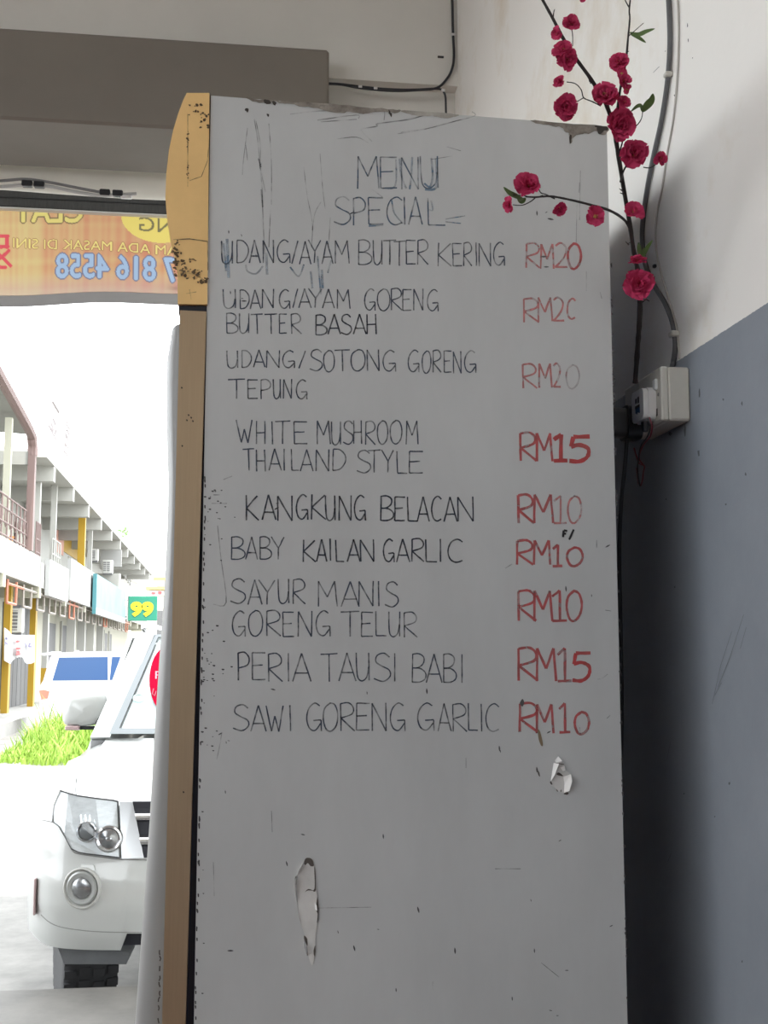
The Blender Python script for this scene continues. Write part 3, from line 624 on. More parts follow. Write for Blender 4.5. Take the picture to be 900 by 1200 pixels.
# grey cable and its saddle clip
cpx = [(782, -30), (784, 10), (785, 45), (784, 75), (781, 105), (775, 142), (767, 178), (760, 212), (755, 245), (752.5, 275), (755.5, 307), (766, 333), (779, 355), (788, 378), (791.5, 403), (789, 425)]
gc = thing('electric_cable', 'thick grey electric cable curving down the wall into the socket', 'cable', onX(789, 425, XW))
pts = cat_rom([onX(x, y, XW-.0055) for x, y in cpx], 6); pts.append(Vector((XW-.014, pts[-1].y, bz1-.002)))
pts = [p if p.z > bz1+.01 else Vector((XW-.012, p.y, p.z)) for p in pts]
MB().tube(pts, .0043, 10).build('cable_sheath', mat('grey_sheath', (.13, .13, .135), .55, var=.25, scale=20), gc, True)
p0 = onX(790, 392, XW-.006)
MB().rbox(XW-.014, XW, p0.y-.009, p0.y+.007, p0.z-.005, p0.z+.005, .002).build('saddle_clip', M_plast, gc)
p0 = onX(783, 88, XW-.006); MB().rbox(XW-.013, XW, p0.y-.008, p0.y+.006, p0.z-.004, p0.z+.004, .002).build('saddle_clip', M_plast, gc)
p0 = onX(769, 312, XW); MB().rbox(XW-.006, XW, p0.y-.003, p0.y+.003, p0.z-.003, p0.z+.003, .001).build('wall_nail', M_bplast, gc)
th = thing('thin_cable', 'thin pale cable running down behind the thick grey one', 'cable', onX(795, 424, XW))
MB().tube(cat_rom([onX(x, y, XW-.0022) for x, y in [(793, -30), (795, 20), (795, 60), (793, 100), (789, 140), (782, 180), (776, 220), (770, 250), (768, 280), (772, 310), (782, 345), (792, 380), (795, 405), (796, 421)]], 6), .0017, 6).build('cable_sheath', mat('pale_sheath', (.46, .44, .40), .5), th, True)
# stains, filler marks on the wall
mb = MB()
RW = random.Random(3)
def wblob(mb, x, y, s_, e=1.0):
    pts = [(x + s_*math.cos(a)*RW.uniform(.4, 1.2), y + s_*e*math.sin(a)*RW.uniform(.4, 1.2)) for a in [k*math.pi/4 for k in range(8)]]
    mb.add([onX(a, b, XW) + Vector((-.0006, 0, 0)) for a, b in pts], [tuple(range(8))])
for x, y, s_, e in ((791, 112, 1.2, 1.2), (820, 462, 1.1, 6), (870, 473, 1, 4), (848, 468, 1, 1.5), (819, 530, 1.6, 3), (874, 556, 1.2, 2), (851, 591, 1, 1.4), (781, 585, 1, 1.4), (855, 918, 1.4, 2), (802, 930, 1, 1.4), (838, 957, 1, 1.2), (791, 688, 1, 1.2), (870, 1127, .9, 2), (806, 30, .6, 5), (807, 47, .6, 4), (812, 68, .6, 2), (780, 60, .8, .8), (803, 505, 1.5, 5), (786, 508, 2.2, 1.2)):
    wblob(mb, x, y, s_, e)
mb.build('wall_scuffs', mat('wall_scuff', (.10, .105, .115), .8), bpy.data.objects['wall_right'])['kind'] = 'stuff'
mb = MB()
for pl in ([(835, 825), (845, 780), (858, 740)], [(842, 805), (856, 770), (872, 720)], [(838, 815), (846, 800)], [(868, 760), (875, 735)], [(782, 890), (786, 870)], [(766, 85), (773, 78)], [(783, 1010), (787, 1000)]):
    mb.ribbon([onX(x, y, XW) for x, y in pl], .001, Vector((-1, 0, 0)), .0006)
mb.build('wall_scratches', mat('wall_scratch', (.13, .14, .155), .8), bpy.data.objects['wall_right'])['kind'] = 'stuff'

# ------------------------------------------------------------------ cable on the back wall
bc = thing('wall_cable', 'thin black cable clipped along the back wall ledge and up the corner', 'cable', onY(520, 110, YB))
cp = [(529, -30), (530, 0), (531, 40), (532, 65), (530, 80), (524, 92), (512, 103), (490, 105.5), (460, 106.5), (425, 103.5), (400, 99), (384, 98)]
def bwall(x, y, off=.004): 
    return onY(x, y, YB-.008)
MB().tube(cat_rom([bwall(x, y) for x, y in cp], 5), .0042, 8).build('cable_run', M_bplast, bc, True)
MB().tube(cat_rom([bwall(x, y) for x, y in [(384, 97.5), (400, 98.5), (420, 101), (450, 104), (480, 105), (505, 104)]], 5), .0032, 6).build('cable_run', M_bplast, bc, True)
MB().tube(cat_rom([bwall(x, y) for x, y in [(505, 104), (516, 104.5), (520, 108), (522, 114), (522.5, 126), (523, 150)]], 5), .0036, 6).build('cable_run', M_bplast, bc, True)
for x, y in ((531, 41), (422, 102), (440, 104), (519, 106.5)):
    p = bwall(x, y); MB().rbox(p.x-.006, p.x+.006, p.y-.006, p.y+.004, p.z-.004, p.z+.004, .001).build('cable_clip', M_wplast, bc)
p = onY(517, 67, YB); MB().rbox(p.x-.012, p.x+.008, YB-.004, YB, p.z-.004, p.z+.003, .001).build('nail_hole', M_bplast, bpy.data.objects['wall_back'])

# ------------------------------------------------------------------ artificial blossom branch
M_bark = mat('bark_brown', (.018, .012, .012), .7, var=.3, scale=40, bump=.4)
def petal_mat(name, a, b):
    if name in MATS: return MATS[name]
    m = bpy.data.materials.new(name); m.use_nodes = True; N = m.node_tree.nodes; L = m.node_tree.links
    p = N['Principled BSDF']; p.inputs['Roughness'].default_value = .75
    tc = N.new('ShaderNodeTexCoord'); n = N.new('ShaderNodeTexNoise'); n.inputs['Scale'].default_value = 160; L.new(tc.outputs['Object'], n.inputs['Vector'])
    r = N.new('ShaderNodeValToRGB'); r.color_ramp.elements[0].position = .3; r.color_ramp.elements[1].position = .7
    r.color_ramp.elements[0].color = (*a, 1); r.color_ramp.elements[1].color = (*b, 1)
    L.new(n.outputs['Fac'], r.inputs[0]); L.new(r.outputs[0], p.inputs['Base Color'])
    t = N.new('ShaderNodeBsdfTranslucent'); L.new(r.outputs[0], t.inputs['Color'])
    mx = N.new('ShaderNodeMixShader'); mx.inputs[0].default_value = .3; L.new(p.outputs[0], mx.inputs[1]); L.new(t.outputs[0], mx.inputs[2]); L.new(mx.outputs[0], N['Material Output'].inputs[0])
    MATS[name] = m; return m
M_pet = petal_mat('crimson_petal', (.42, .010, .065), (.70, .07, .20))
M_leaf = mat('leaf_green', (.10, .17, .045), .55, var=.35, scale=60)
M_stam = mat('stamen_yellow', (.45, .30, .08), .6)
def petal_mesh(seed):
    rp = random.Random(seed); p1, p2, p3 = rp.uniform(0, 6), rp.uniform(0, 6), rp.uniform(.7, 1.3); mb = MB()
    def fn(u, v):
        a = (u-.5)*2
        if v < .6: wdt = .10 + .42*math.sin(v/.6*math.pi/2)
        else: wdt = .52*math.sqrt(max(.004, 1-((v-.6)/.41)**2.2))
        x = a*wdt*(1 + .06*math.sin(11*v+p1))
        y = v - .10*math.exp(-(a/.28)**2)*v**8 + .03*math.sin(6*a+p2)*v*v
        z = .34*v*v*(1.25-.75*v)*p3 + .26*(a*wdt)**2*2 + .06*math.sin(8*a*wdt*2+p1)*v + .05*math.sin(9*v+p2)*a
        return (x, y, z)
    mb.grid(fn, 8, 9)
    me = bpy.data.meshes.new('petal'); me.from_pydata([tuple(p) for p in mb.v], [], mb.f); me.update()
    for p in me.polygons: p.use_smooth = True
    me.materials.append(M_pet); return me
PETALS = [petal_mesh(k) for k in range(5)]
def centre_mesh():
    mb = MB().lathe([(-.10, .05), (-.02, .13), (.05, .15), (.10, .08)], (0, 0, 0), (0, 0, 1), 8)
    for k in range(9):
        t = k*2.4; r = .10 + .08*(k % 3)/2
        mb.tube([(r*.4*math.cos(t), r*.4*math.sin(t), .05), (r*math.cos(t), r*math.sin(t), .26), (r*1.15*math.cos(t), r*1.15*math.sin(t), .34)], [.012, .010, .03], 5)
    me = bpy.data.meshes.new('flower_centre'); me.from_pydata(mb.v, [], mb.f); me.update(); me.materials.append(M_stam); return me
CENTRE = centre_mesh()
base = onD(745, 449, 1.93)
bl = thing('blossom_branch', 'artificial plum blossom branch with crimson flowers standing behind the socket', 'artificial flowers', base)
ORG = Vector(base)
# depth along the view axis for each picture point of the plant: leans out of the corner, towards the room
def dep(x, y):
    d = 1.90 - .34*min(1, max(0, (430-y)/330)) 
    if x < 728 and 195 < y < 275: d = min(d, 1.64 - .0010*(728-x))
    return d
def pl3(pxs): return cat_rom([onD(x, y, dep(x, y)) for x, y in pxs], 5)
def branch(pxs, w0, w1, name='branch'):
    pts = pl3(pxs); n = len(pts)
    rr = [(w0 + (w1-w0)*i/(n-1))*.5*dep(*pxs[0])/FPX*RW.uniform(.9, 1.12) for i in range(n)]
    return MB().tube(pts, rr, 7).build(name, M_bark, bl, True)
stem = branch([(744.5, 449), (747, 410), (749.5, 375), (750, 345), (748, 320), (743, 296), (738, 262), (730, 215), (722, 165), (716, 138), (708, 118), (692, 92), (676, 70), (660, 45), (648, 22), (637, 2), (626, -18)], 6.2, 2.6, 'stem')
branch([(722, 160), (722, 140), (725, 118), (728, 98), (733, 75), (736, 45), (738, 22), (737.5, 10), (741, -20)], 3.4, 1.5)
branch([(737.5, 9), (733, 1), (729, -10)], 1.6, 1)
branch([(741, 275), (733, 259), (715, 247), (690, 239.5), (665, 233.5), (645, 230), (628, 231), (616, 230.5)], 3.4, 1.6)
branch([(628, 231), (622, 236), (612, 240.5), (601, 240)], 1.5, 1); branch([(650, 233), (640, 228), (634, 226), (631, 221)], 1.6, 1); branch([(636, 229), (630, 231)], 1.4, 1); branch([(601, 228.5), (612, 229), (622, 231)], 1.2, 1)
branch([(704, 124), (694, 119), (684, 114.5), (681, 105), (674, 98), (664, 96)], 1.6, 1); branch([(684, 114.5), (676, 119), (668, 122)], 1.4, 1)
branch([(727, 213), (731, 200), (736, 190), (741, 180)], 2.2, 1.4); branch([(725, 180), (729, 168), (730, 158)], 2, 1.4)
branch([(754, 196), (762, 196.5), (769, 192), (774, 187)], 1.3, 1); branch([(741, 151), (748, 145), (752, 138), (753, 130)], 1.5, 1)
branch([(737, 42), (745, 35), (754, 27)], 1.3, .6); branch([(736, 262), (738, 252), (743, 248)], 1.6, 1.2); branch([(671, 54), (671, 42), (670, 34)], 1.2, 1); branch([(655, 42), (651, 40)], 1.4, 1); branch([(714, 140), (714, 128), (712, 118)], 1.5, 1)
for px in ([(648, 22), (649, 14), (650, 11)], [(691, 96), (689, 86)], [(692, 98), (692, 90)], [(731, 225), (726, 221)], [(732, 228), (727, 226)], [(737, 287), (733, 283)], [(753, 354), (757, 351), (761, 353)], [(734, 61), (737, 60)], [(744, 296), (740, 285), (735, 286)]): branch(px, 1.6, .8, 'twig')
FL_ = [  # x, y, diameter px, tilt of the flower's face (right, up, towards viewer), petals outer, inner
 (669.5, 27, 23, (.1, .15, 1), 6, 5), (652, 39, 17, (-.6, -.2, .8), 5, 3), (660, 58, 28, (-.2, .3, 1), 6, 5), (665, 70, 26, (.25, -.5, 1), 6, 4), (655, 95, 16, (-.5, .3, .8), 5, 4), (664, 125, 30, (.15, -.4, 1), 6, 6),
 (709, 111, 36, (-.05, .2, 1), 7, 6), (724.5, 72, 25, (-.3, .2, 1), 6, 5), (729, 86, 16, (.3, -.3, 1), 5, 0), (732, 95, 20, (.5, .1, .8), 5, 4), (735, 105, 14, (.6, -.7, .6), 5, 0), (732, 119, 17, (.3, .2, 1), 5, 4),
 (728, 146, 37, (.25, -.15, 1), 7, 7), (743, 180, 37, (.1, .05, 1), 7, 6), (775, 185.5, 18, (.35, -.1, 1), 6, 3), (620, 216, 33, (.25, .45, .9), 7, 6), (595.5, 240.5, 19, (-.8, -.2, .6), 5, 3), (656.5, 245, 18, (.2, -.8, .6), 5, 2),
 (698, 253, 28, (.15, .0, 1), 6, 0), (743, 247, 25, (.1, .5, .9), 6, 3), (747, 304, 23, (-.1, .95, .35), 6, 5), (748.5, 333, 36, (-.05, .0, 1), 7, 6), (683, -1, 8, (0, -.6, .6), 5, 0)]
for i, (x, y, dpx, tl, no, ni) in enumerate(FL_):
    d = dep(x, y) - .018; R_ = dpx*.535*d/FPX
    ax = (CR*tl[0] + CU*tl[1] - CF*tl[2]).normalized()
    q = ax.to_track_quat('Z', 'Y')
    fo = bpy.data.objects.new('flower', CENTRE); COL.objects.link(fo); fo.parent = bl
    fo.location = onD(x, y, d) - ORG - ax*R_*.25; fo.rotation_mode = 'QUATERNION'; fo.rotation_quaternion = q; fo.scale = (R_*.9,)*3
    for ring, cnt, sc, lift_, tlt in ((0, no, 1.05, 0, .10), (1, ni, .86, .05, .50), (2, ni, .62, .09, .95)):
        for k in range(cnt):
            po = bpy.data.objects.new('petal', RW.choice(PETALS)); COL.objects.link(po); po.parent = fo
            po.location = (0, 0, lift_)
            po.rotation_euler = (tlt + RW.uniform(-.30, .35), RW.uniform(-.35, .35), 2*math.pi*(k + .5*ring)/cnt + RW.uniform(-.22, .22))
            s_ = sc*RW.uniform(.88, 1.12); po.scale = (s_*RW.uniform(.95, 1.2), s_, s_)
def leaf(pxs, wpx, name='leaf'):
    pts = pl3(pxs); n = len(pts); mb = MB(); vs_ = []
    for i, p in enumerate(pts):
        t = (pts[min(i+1, n-1)] - pts[max(i-1, 0)]).normalized(); sdv = t.cross(CF).normalized()
        ww = wpx*.5*1.6/FPX*max(.04, math.sin(math.pi*min(1, (.04 + .96*i/(n-1))))**.8)
        vs_ += [p - sdv*ww - CF*ww*.25, p, p + sdv*ww - CF*ww*.35]
    top = vs_; bot = [Vector(v) + CF*.0006 for v in vs_]; m3 = len(vs_)
    fs_ = []
    for i in range(n-1):
        for k in (0, 1):
            a = 3*i+k; fs_.append((a, a+1, a+4, a+3)); fs_.append((m3+a+3, m3+a+4, m3+a+1, m3+a))
    mb.add(top + bot, fs_); mb.build(name, M_leaf, bl, True)
leaf([(738, 38), (748, 40.5), (757, 37), (767.5, 33.5)], 5); leaf([(739, 40), (748, 44), (757, 50)], 4)
leaf([(752.5, 131), (757, 125), (763, 118), (765, 109.5)], 9); leaf([(752, 130), (751, 124), (746, 125), (739, 131)], 4.5)
leaf([(614, 234), (605, 230), (597, 226), (590, 219)], 6); leaf([(616, 232), (611, 236), (606, 231)], 6)
leaf([(751, 302), (749, 293), (748, 284)], 6); leaf([(755, 300), (758, 291), (765, 281)], 5); leaf([(753, 303), (754, 296), (754, 290)], 5)

# ------------------------------------------------------------------ above the opening: rolled blind, shutter box, banner
YR = yb2 + .10
ra = onY(0, 210, YR); rb = onY(190, 222, YR)
zr = (onY(100, 200, YR).z + onY(100, 226, YR).z)/2; rr = (onY(100, 200, YR).z - onY(100, 226, YR).z)/2 + .012; zr += .012
rl = thing('rolled_blind', 'rolled-up white canvas blind hung behind the grey beam', 'blind', (-2.2, YR, zr-rr))
def roll(u, v):
    a = 2*math.pi*u*1.12; r_ = rr*(1 + .05*u) + .0025*math.sin(9*v+3*a); x = -4.8 + (XE+.02+4.8)*v
    return (x, YR + r_*math.cos(a+.8), zr + r_*math.sin(a+.8) + .006*math.sin(5*x))
MB().grid(roll, 26, 40).build('canvas_roll', mat('cream_canvas', (.80, .79, .72), .7, var=.06, scale=6), rl, True)
MB().tube([(-4.85, YR, zr), (XE+.05, YR, zr)], .018, 10).build('roller_tube', mat('grey_steel', (.35, .35, .34), .4, metal=.6), rl)
for x in (-3.6, -1.6, XE-.02): MB().rbox(x-.015, x+.015, YR-.02, YR+.02, zr, ROOMTOP, .003).build('hanger', MATS['grey_steel'], rl)
YS = 4.75
z_a = onY(100, 212, YS).z; z_b = onY(100, 248.5, YS).z
sh = thing('shutter_box', 'dark grey roller shutter housing with a pale lower rail over the opening', 'shutter', (-2, YS, z_b))
M_shut = mat('shutter_dark', (.055, .056, .058), .55, var=.4, scale=18, stretch=(8, 1, 1))
MB().rbox(-5, 1.2, YS, YS+.03, z_b+.004, z_a+.05, .006).build('housing', M_shut, sh)
MB().rbox(-5, 1.2, YS-.008, YS+.02, z_b-.003, z_b+.004, .001).build('bottom_rail', mat('pale_rail', (.55, .55, .54), .4), sh)
for k in range(3): MB().box(-5, 1.2, YS-.004, YS+.001, z_b+.045+k*.03, z_b+.048+k*.03).build('slat_joint', M_bplast, sh)
for x in (-4.9, 1.1): MB().box(x-.03, x+.03, YS+.005, YS+.028, z_a, ROOMTOP).build('bracket', M_shut, sh)
tw = thing('sagging_cable', 'pale sagging cable with black connectors under the rolled blind', 'cable', onY(60, 216, YR-rr-.03))
MB().tube(cat_rom([onY(x, y, YR-rr-.03) for x, y in [(-60, 222), (0, 219), (25, 217), (55, 218), (85, 224), (115, 229), (140, 228), (160, 227)]], 5), .006, 8).build('cable_run', mat('pale_cable', (.5, .5, .49), .5), tw, True)
MB().tube(cat_rom([onY(x, y, YR-rr-.035) for x, y in [(-60, 215), (0, 212), (30, 210), (60, 214), (90, 220), (122, 226)]], 5), .005, 8).build('cable_run', mat('mid_grey_cable', (.22, .22, .225), .5), tw, True)
for x, y in ((32, 215.5), (46, 216.5), (123, 226), (138, 227)): 
    p = onY(x, y, YR-rr-.03); MB().rbox(p.x-.017, p.x+.017, p.y-.012, p.y+.012, p.z-.010, p.z+.010, .003).build('connector', M_bplast, tw)
p = onY(148, 231.5, YR-rr-.03); MB().rbox(p.x-.018, p.x+.018, p.y-.008, p.y+.004, p.z-.005, p.z+.006, .002).build('paper_tag', M_wplast, tw)

YN = 4.86
def bn(px, py): return onY(px, py, YN)
bxl, bxr = bn(-170, 300).x, bn(420, 300).x
btop = lambda x: bn(100, 250).z + .0
z_top = bn(100, 244).z; z_hem = bn(100, 343).z; z_bot = bn(60, 357.5).z
def sag(x): return .012*math.sin(x*5.2+1.2) + .008*math.sin(x*9)
def bpt(x, z, off=0):
    k = (z_top - z)/(z_top - z_bot); return Vector((x, YN + .05*k*math.sin(x*4.2+.4) + off, z + sag(x)*k))
bnr = thing('shop_banner', 'red and yellow printed shop banner hanging in the opening, seen from behind', 'banner', bpt((bxl+bxr)/2, z_bot))
def banner_mat():
    m = bpy.data.materials.new('banner_print'); m.use_nodes = True; N = m.node_tree.nodes; L = m.node_tree.links; b = N['Principled BSDF']; b.inputs['Roughness'].default_value = .6
    at = N.new('ShaderNodeVertexColor'); at.layer_name = 'print'; L.new(at.outputs[0], b.inputs['Base Color'])
    t = N.new('ShaderNodeBsdfTranslucent'); L.new(at.outputs[0], t.inputs['Color'])
    mx = N.new('ShaderNodeMixShader'); mx.inputs[0].default_value = .68; L.new(b.outputs[0], mx.inputs[1]); L.new(t.outputs[0], mx.inputs[2]); L.new(mx.outputs[0], N['Material Output'].inputs[0])
    return m
# the print is laid out on a fine grid of the sheet itself (flat ink, no relief); columns and rows in picture units at the banner's plane
import numpy as np
def s2l(c): return tuple((v/255/12.92 if v/255 <= .04045 else ((v/255+.055)/1.055)**2.4)*.49 for v in c)
GX = np.arange(-170, 420.1, .8); GY = np.arange(244, 345.1, .8)
PR = np.zeros((len(GY), len(GX), 3)); rs = np.random.RandomState(4)
st1 = np.interp(GX, np.arange(-180, 440, 3.5), rs.rand(178)); st2 = np.interp(GX, np.arange(-180, 440, 11), rs.rand(57))
row = np.interp(GY, np.arange(240, 350, 6), rs.rand(19))
mixv = np.clip(.48*st1[None, :] + .42*st2[None, :] + .25*row[:, None] + .16 - .0022*(GX[None, :]-40), 0, 1)[..., None]
PR[:] = np.array(s2l((196, 122, 102)))*(1-mixv) + np.array(s2l((205, 182, 128)))*mixv
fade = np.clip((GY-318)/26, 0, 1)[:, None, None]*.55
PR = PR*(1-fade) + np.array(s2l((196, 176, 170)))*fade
def ink(mask, col): PR[mask] = np.array(s2l(col))
XX, YY = np.meshgrid(GX, GY)
ink(((XX-189)/47)**2 + ((YY-252)/33)**2 < 1, (222, 202, 112))
def glyphs(txt, x0, x1, y0, y1, slope):
    """mask of mirrored lettering: the first letter stands at x1"""
    v, f = text_mesh(txt); M_ = np.zeros(XX.shape, bool)
    P = [(x1 + (x0-x1)*a, y1 + (y0-y1)*b + slope*(x1 + (x0-x1)*a - x0)/(x1-x0)) for a, b in v]
    for t in f:
        for k in range(1, len(t)-1):
            (ax, ay), (bx_, by_), (cx_, cy_) = P[t[0]], P[t[k]], P[t[k+1]]
            i0, i1 = np.searchsorted(GX, [min(ax, bx_, cx_), max(ax, bx_, cx_)]); j0, j1 = np.searchsorted(GY, [min(ay, by_, cy_), max(ay, by_, cy_)])
            gx_, gy_ = XX[j0:j1+1, i0:i1+1], YY[j0:j1+1, i0:i1+1]
            d1 = (gx_-bx_)*(ay-by_) - (ax-bx_)*(gy_-by_); d2 = (gx_-cx_)*(by_-cy_) - (bx_-cx_)*(gy_-cy_); d3 = (gx_-ax)*(cy_-ay) - (cx_-ax)*(gy_-ay)
            M_[j0:j1+1, i0:i1+1] |= ~(((d1 < 0) | (d2 < 0) | (d3 < 0)) & ((d1 > 0) | (d2 > 0) | (d3 > 0)))
    return M_
def grow(m, n=1):
    for _ in range(n):
        q = m.copy(); q[1:] |= m[:-1]; q[:-1] |= m[1:]; q[:, 1:] |= m[:, :-1]; q[:, :-1] |= m[:, 1:]; m = q
    return m
g_ = glyphs('NG', 163, 203, 254, 271, 3); ink(g_, (120, 112, 84))
g_ = grow(glyphs('CLAY', 17, 97, 234, 260, 1)); ink(grow(g_, 2), (128, 108, 84)); ink(g_, (216, 200, 120))
g_ = glyphs('AM ADA MASAK DI SINI', 15, 208, 278, 289.5, 10.5); ink(grow(g_, 1), (150, 104, 84)); ink(g_, (226, 208, 128))
g_ = grow(glyphs('7 816 4558', 67, 206, 298, 326, 5)); ink(grow(g_, 2), (120, 118, 138)); ink(g_, (158, 180, 206))
def bar_(x0, y0, x1, y1, w_):
    dx, dy = x1-x0, y1-y0; t = np.clip(((XX-x0)*dx + (YY-y0)*dy)/(dx*dx+dy*dy), 0, 1); return (XX-x0-t*dx)**2 + (YY-y0-t*dy)**2 < (w_/2)**2
for q in ((-12, 276, 9, 276), (8, 276, 8, 289), (-12, 289, 9, 288), (-8, 306, 2, 300), (2, 300, 10, 293), (-6, 294, 4, 302), (4, 302, 12, 310), (-14, 311, 6, 312)): ink(bar_(*q, 4.2), (206, 84, 92))
def bdrape(px, py):
    w_ = bn(px, py); k = max(0, (z_top-w_.z)/(z_top-z_bot)); return Vector((w_.x, YN + .05*k*math.sin(w_.x*4.2+.4), w_.z + sag(w_.x)*k))
bm_ = MB(); nx_, ny_ = len(GX), len(GY)
bm_.v = [tuple(bdrape(a, b)) for b in GY for a in GX]
bm_.f = [(j*nx_+i, j*nx_+i+1, (j+1)*nx_+i+1, (j+1)*nx_+i) for j in range(ny_-1) for i in range(nx_-1)]
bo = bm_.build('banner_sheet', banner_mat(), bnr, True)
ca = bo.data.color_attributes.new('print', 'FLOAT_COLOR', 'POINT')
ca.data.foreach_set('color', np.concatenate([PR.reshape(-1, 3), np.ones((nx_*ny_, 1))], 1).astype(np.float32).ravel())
MB().sheet(lambda u, v: bdrape(-170 + 590*u, 344.5 + 13*v), 60, 3, (0, .0012, 0)).build('banner_hem', translucent('banner_white', (.34, .33, .325), .68), bnr, True)
MB().box(bxl-.05, bxr+.05, YN+.002, YN+.012, z_top+.004, z_top+.03).build('banner_batten', mat('pale_rail', (.55, .55, .54), .4), bnr)
for x in (bxl+.02, bxr-.02): MB().tube([(x, YN, z_top), (x, YN-.05, ROOMTOP)], .004, 6).build('hanging_cord', M_bplast, bnr)
mb = MB(); mb.tube(cat_rom([bn(x, y) + Vector((0, -.01, 0)) for x, y in [(198, 333), (200, 339), (204, 340), (208, 337)]], 4), .003, 6).build('wire_hook', M_bplast, bnr)

# ------------------------------------------------------------------ the white off-roader parked outside
CO = Vector((.04, 5.50, STREET)); CYAW = math.radians(2.5)
cex = Vector((math.cos(CYAW), -math.sin(CYAW), 0)); cey = Vector((math.sin(CYAW), math.cos(CYAW), 0))
def CL(x, y, z): return CO + cex*x + cey*y + Vector((0, 0, z))
def cinv(p): d = p - CO; return d.dot(cex), d.dot(cey), d.z
def sst(a, b, t): t = min(1, max(0, (t-a)/(b-a))); return t*t*(3-2*t)
HW = .94
def surf(x, z):
    a = min(abs(x)/HW, 1)
    return .05*a*a + .07*a**4 + .24*a**10 + .05*sst(.90, 1.16, z) + .06*(1-sst(.43, .62, z)) - .02*sst(.60, .72, z)*(1-sst(.80, .92, z))
def drop(x): return .13*sst(.70, HW, abs(x))**1.6
def zh(y): return 1.14 + .22*min(1, max(0, y)/1.2)**.75
def carpx(px, py, off=0):
    r = ray(px, py); t = 5.5/r.y
    for _ in range(8):
        x, y, z = cinv(CC + r*t); t += (surf(x, z) - off - y)/r.dot(cey)
    return cinv(CC + r*t)
M_car = mat('pearl_white_car_paint', (.47, .48, .467), .3, coat=.8, spec=.5)
M_chrome = mat('chrome', (.75, .76, .78), .12, metal=1)
M_gap = mat('panel_gap', (.05, .05, .05), .7)
M_tyre = mat('tyre_rubber', (.022, .022, .024), .75, bump=.5, bscale=40)
M_under = mat('grey_underguard', (.13, .135, .14), .6, var=.2)
car = thing('off_road_car', 'white off-road car parked nose-in at the shop kerb', 'car', CL(0, 2.4, 0))
ZB_ = carpx(120, 1113.5)[2]; ZO_ = carpx(165, 1094)[2]
def zbot(x): return ZB_ + .035*sst(.80, .94, abs(x)) + (ZO_-ZB_ if abs(x) < .47 else 0)
def fascia(u, v):
    x = HW*math.sin((u-.5)*math.pi)**1 if False else HW*(2*u-1)*(1.25-.25*(2*u-1)**2)
    z0 = zbot(x); z1_ = 1.14 - drop(x); z = z0 + (z1_-z0)*v; return CL(x, surf(x, z), z)
MB().sheet(fascia, 72, 24, cey*.02).build('front_bumper', M_car, car, True)
MB().sheet(lambda u, v: CL((2*u-1)*.72, surf((2*u-1)*.72, 1.14)*(1-v) + 1.22*v, zh(1.2*v) + .012*math.sin(math.pi*v)*(1-(2*u-1)**2) - .012*(1-sst(0, .06, v))), 24, 20, (0, 0, -.015)).build('bonnet', M_car, car, True)
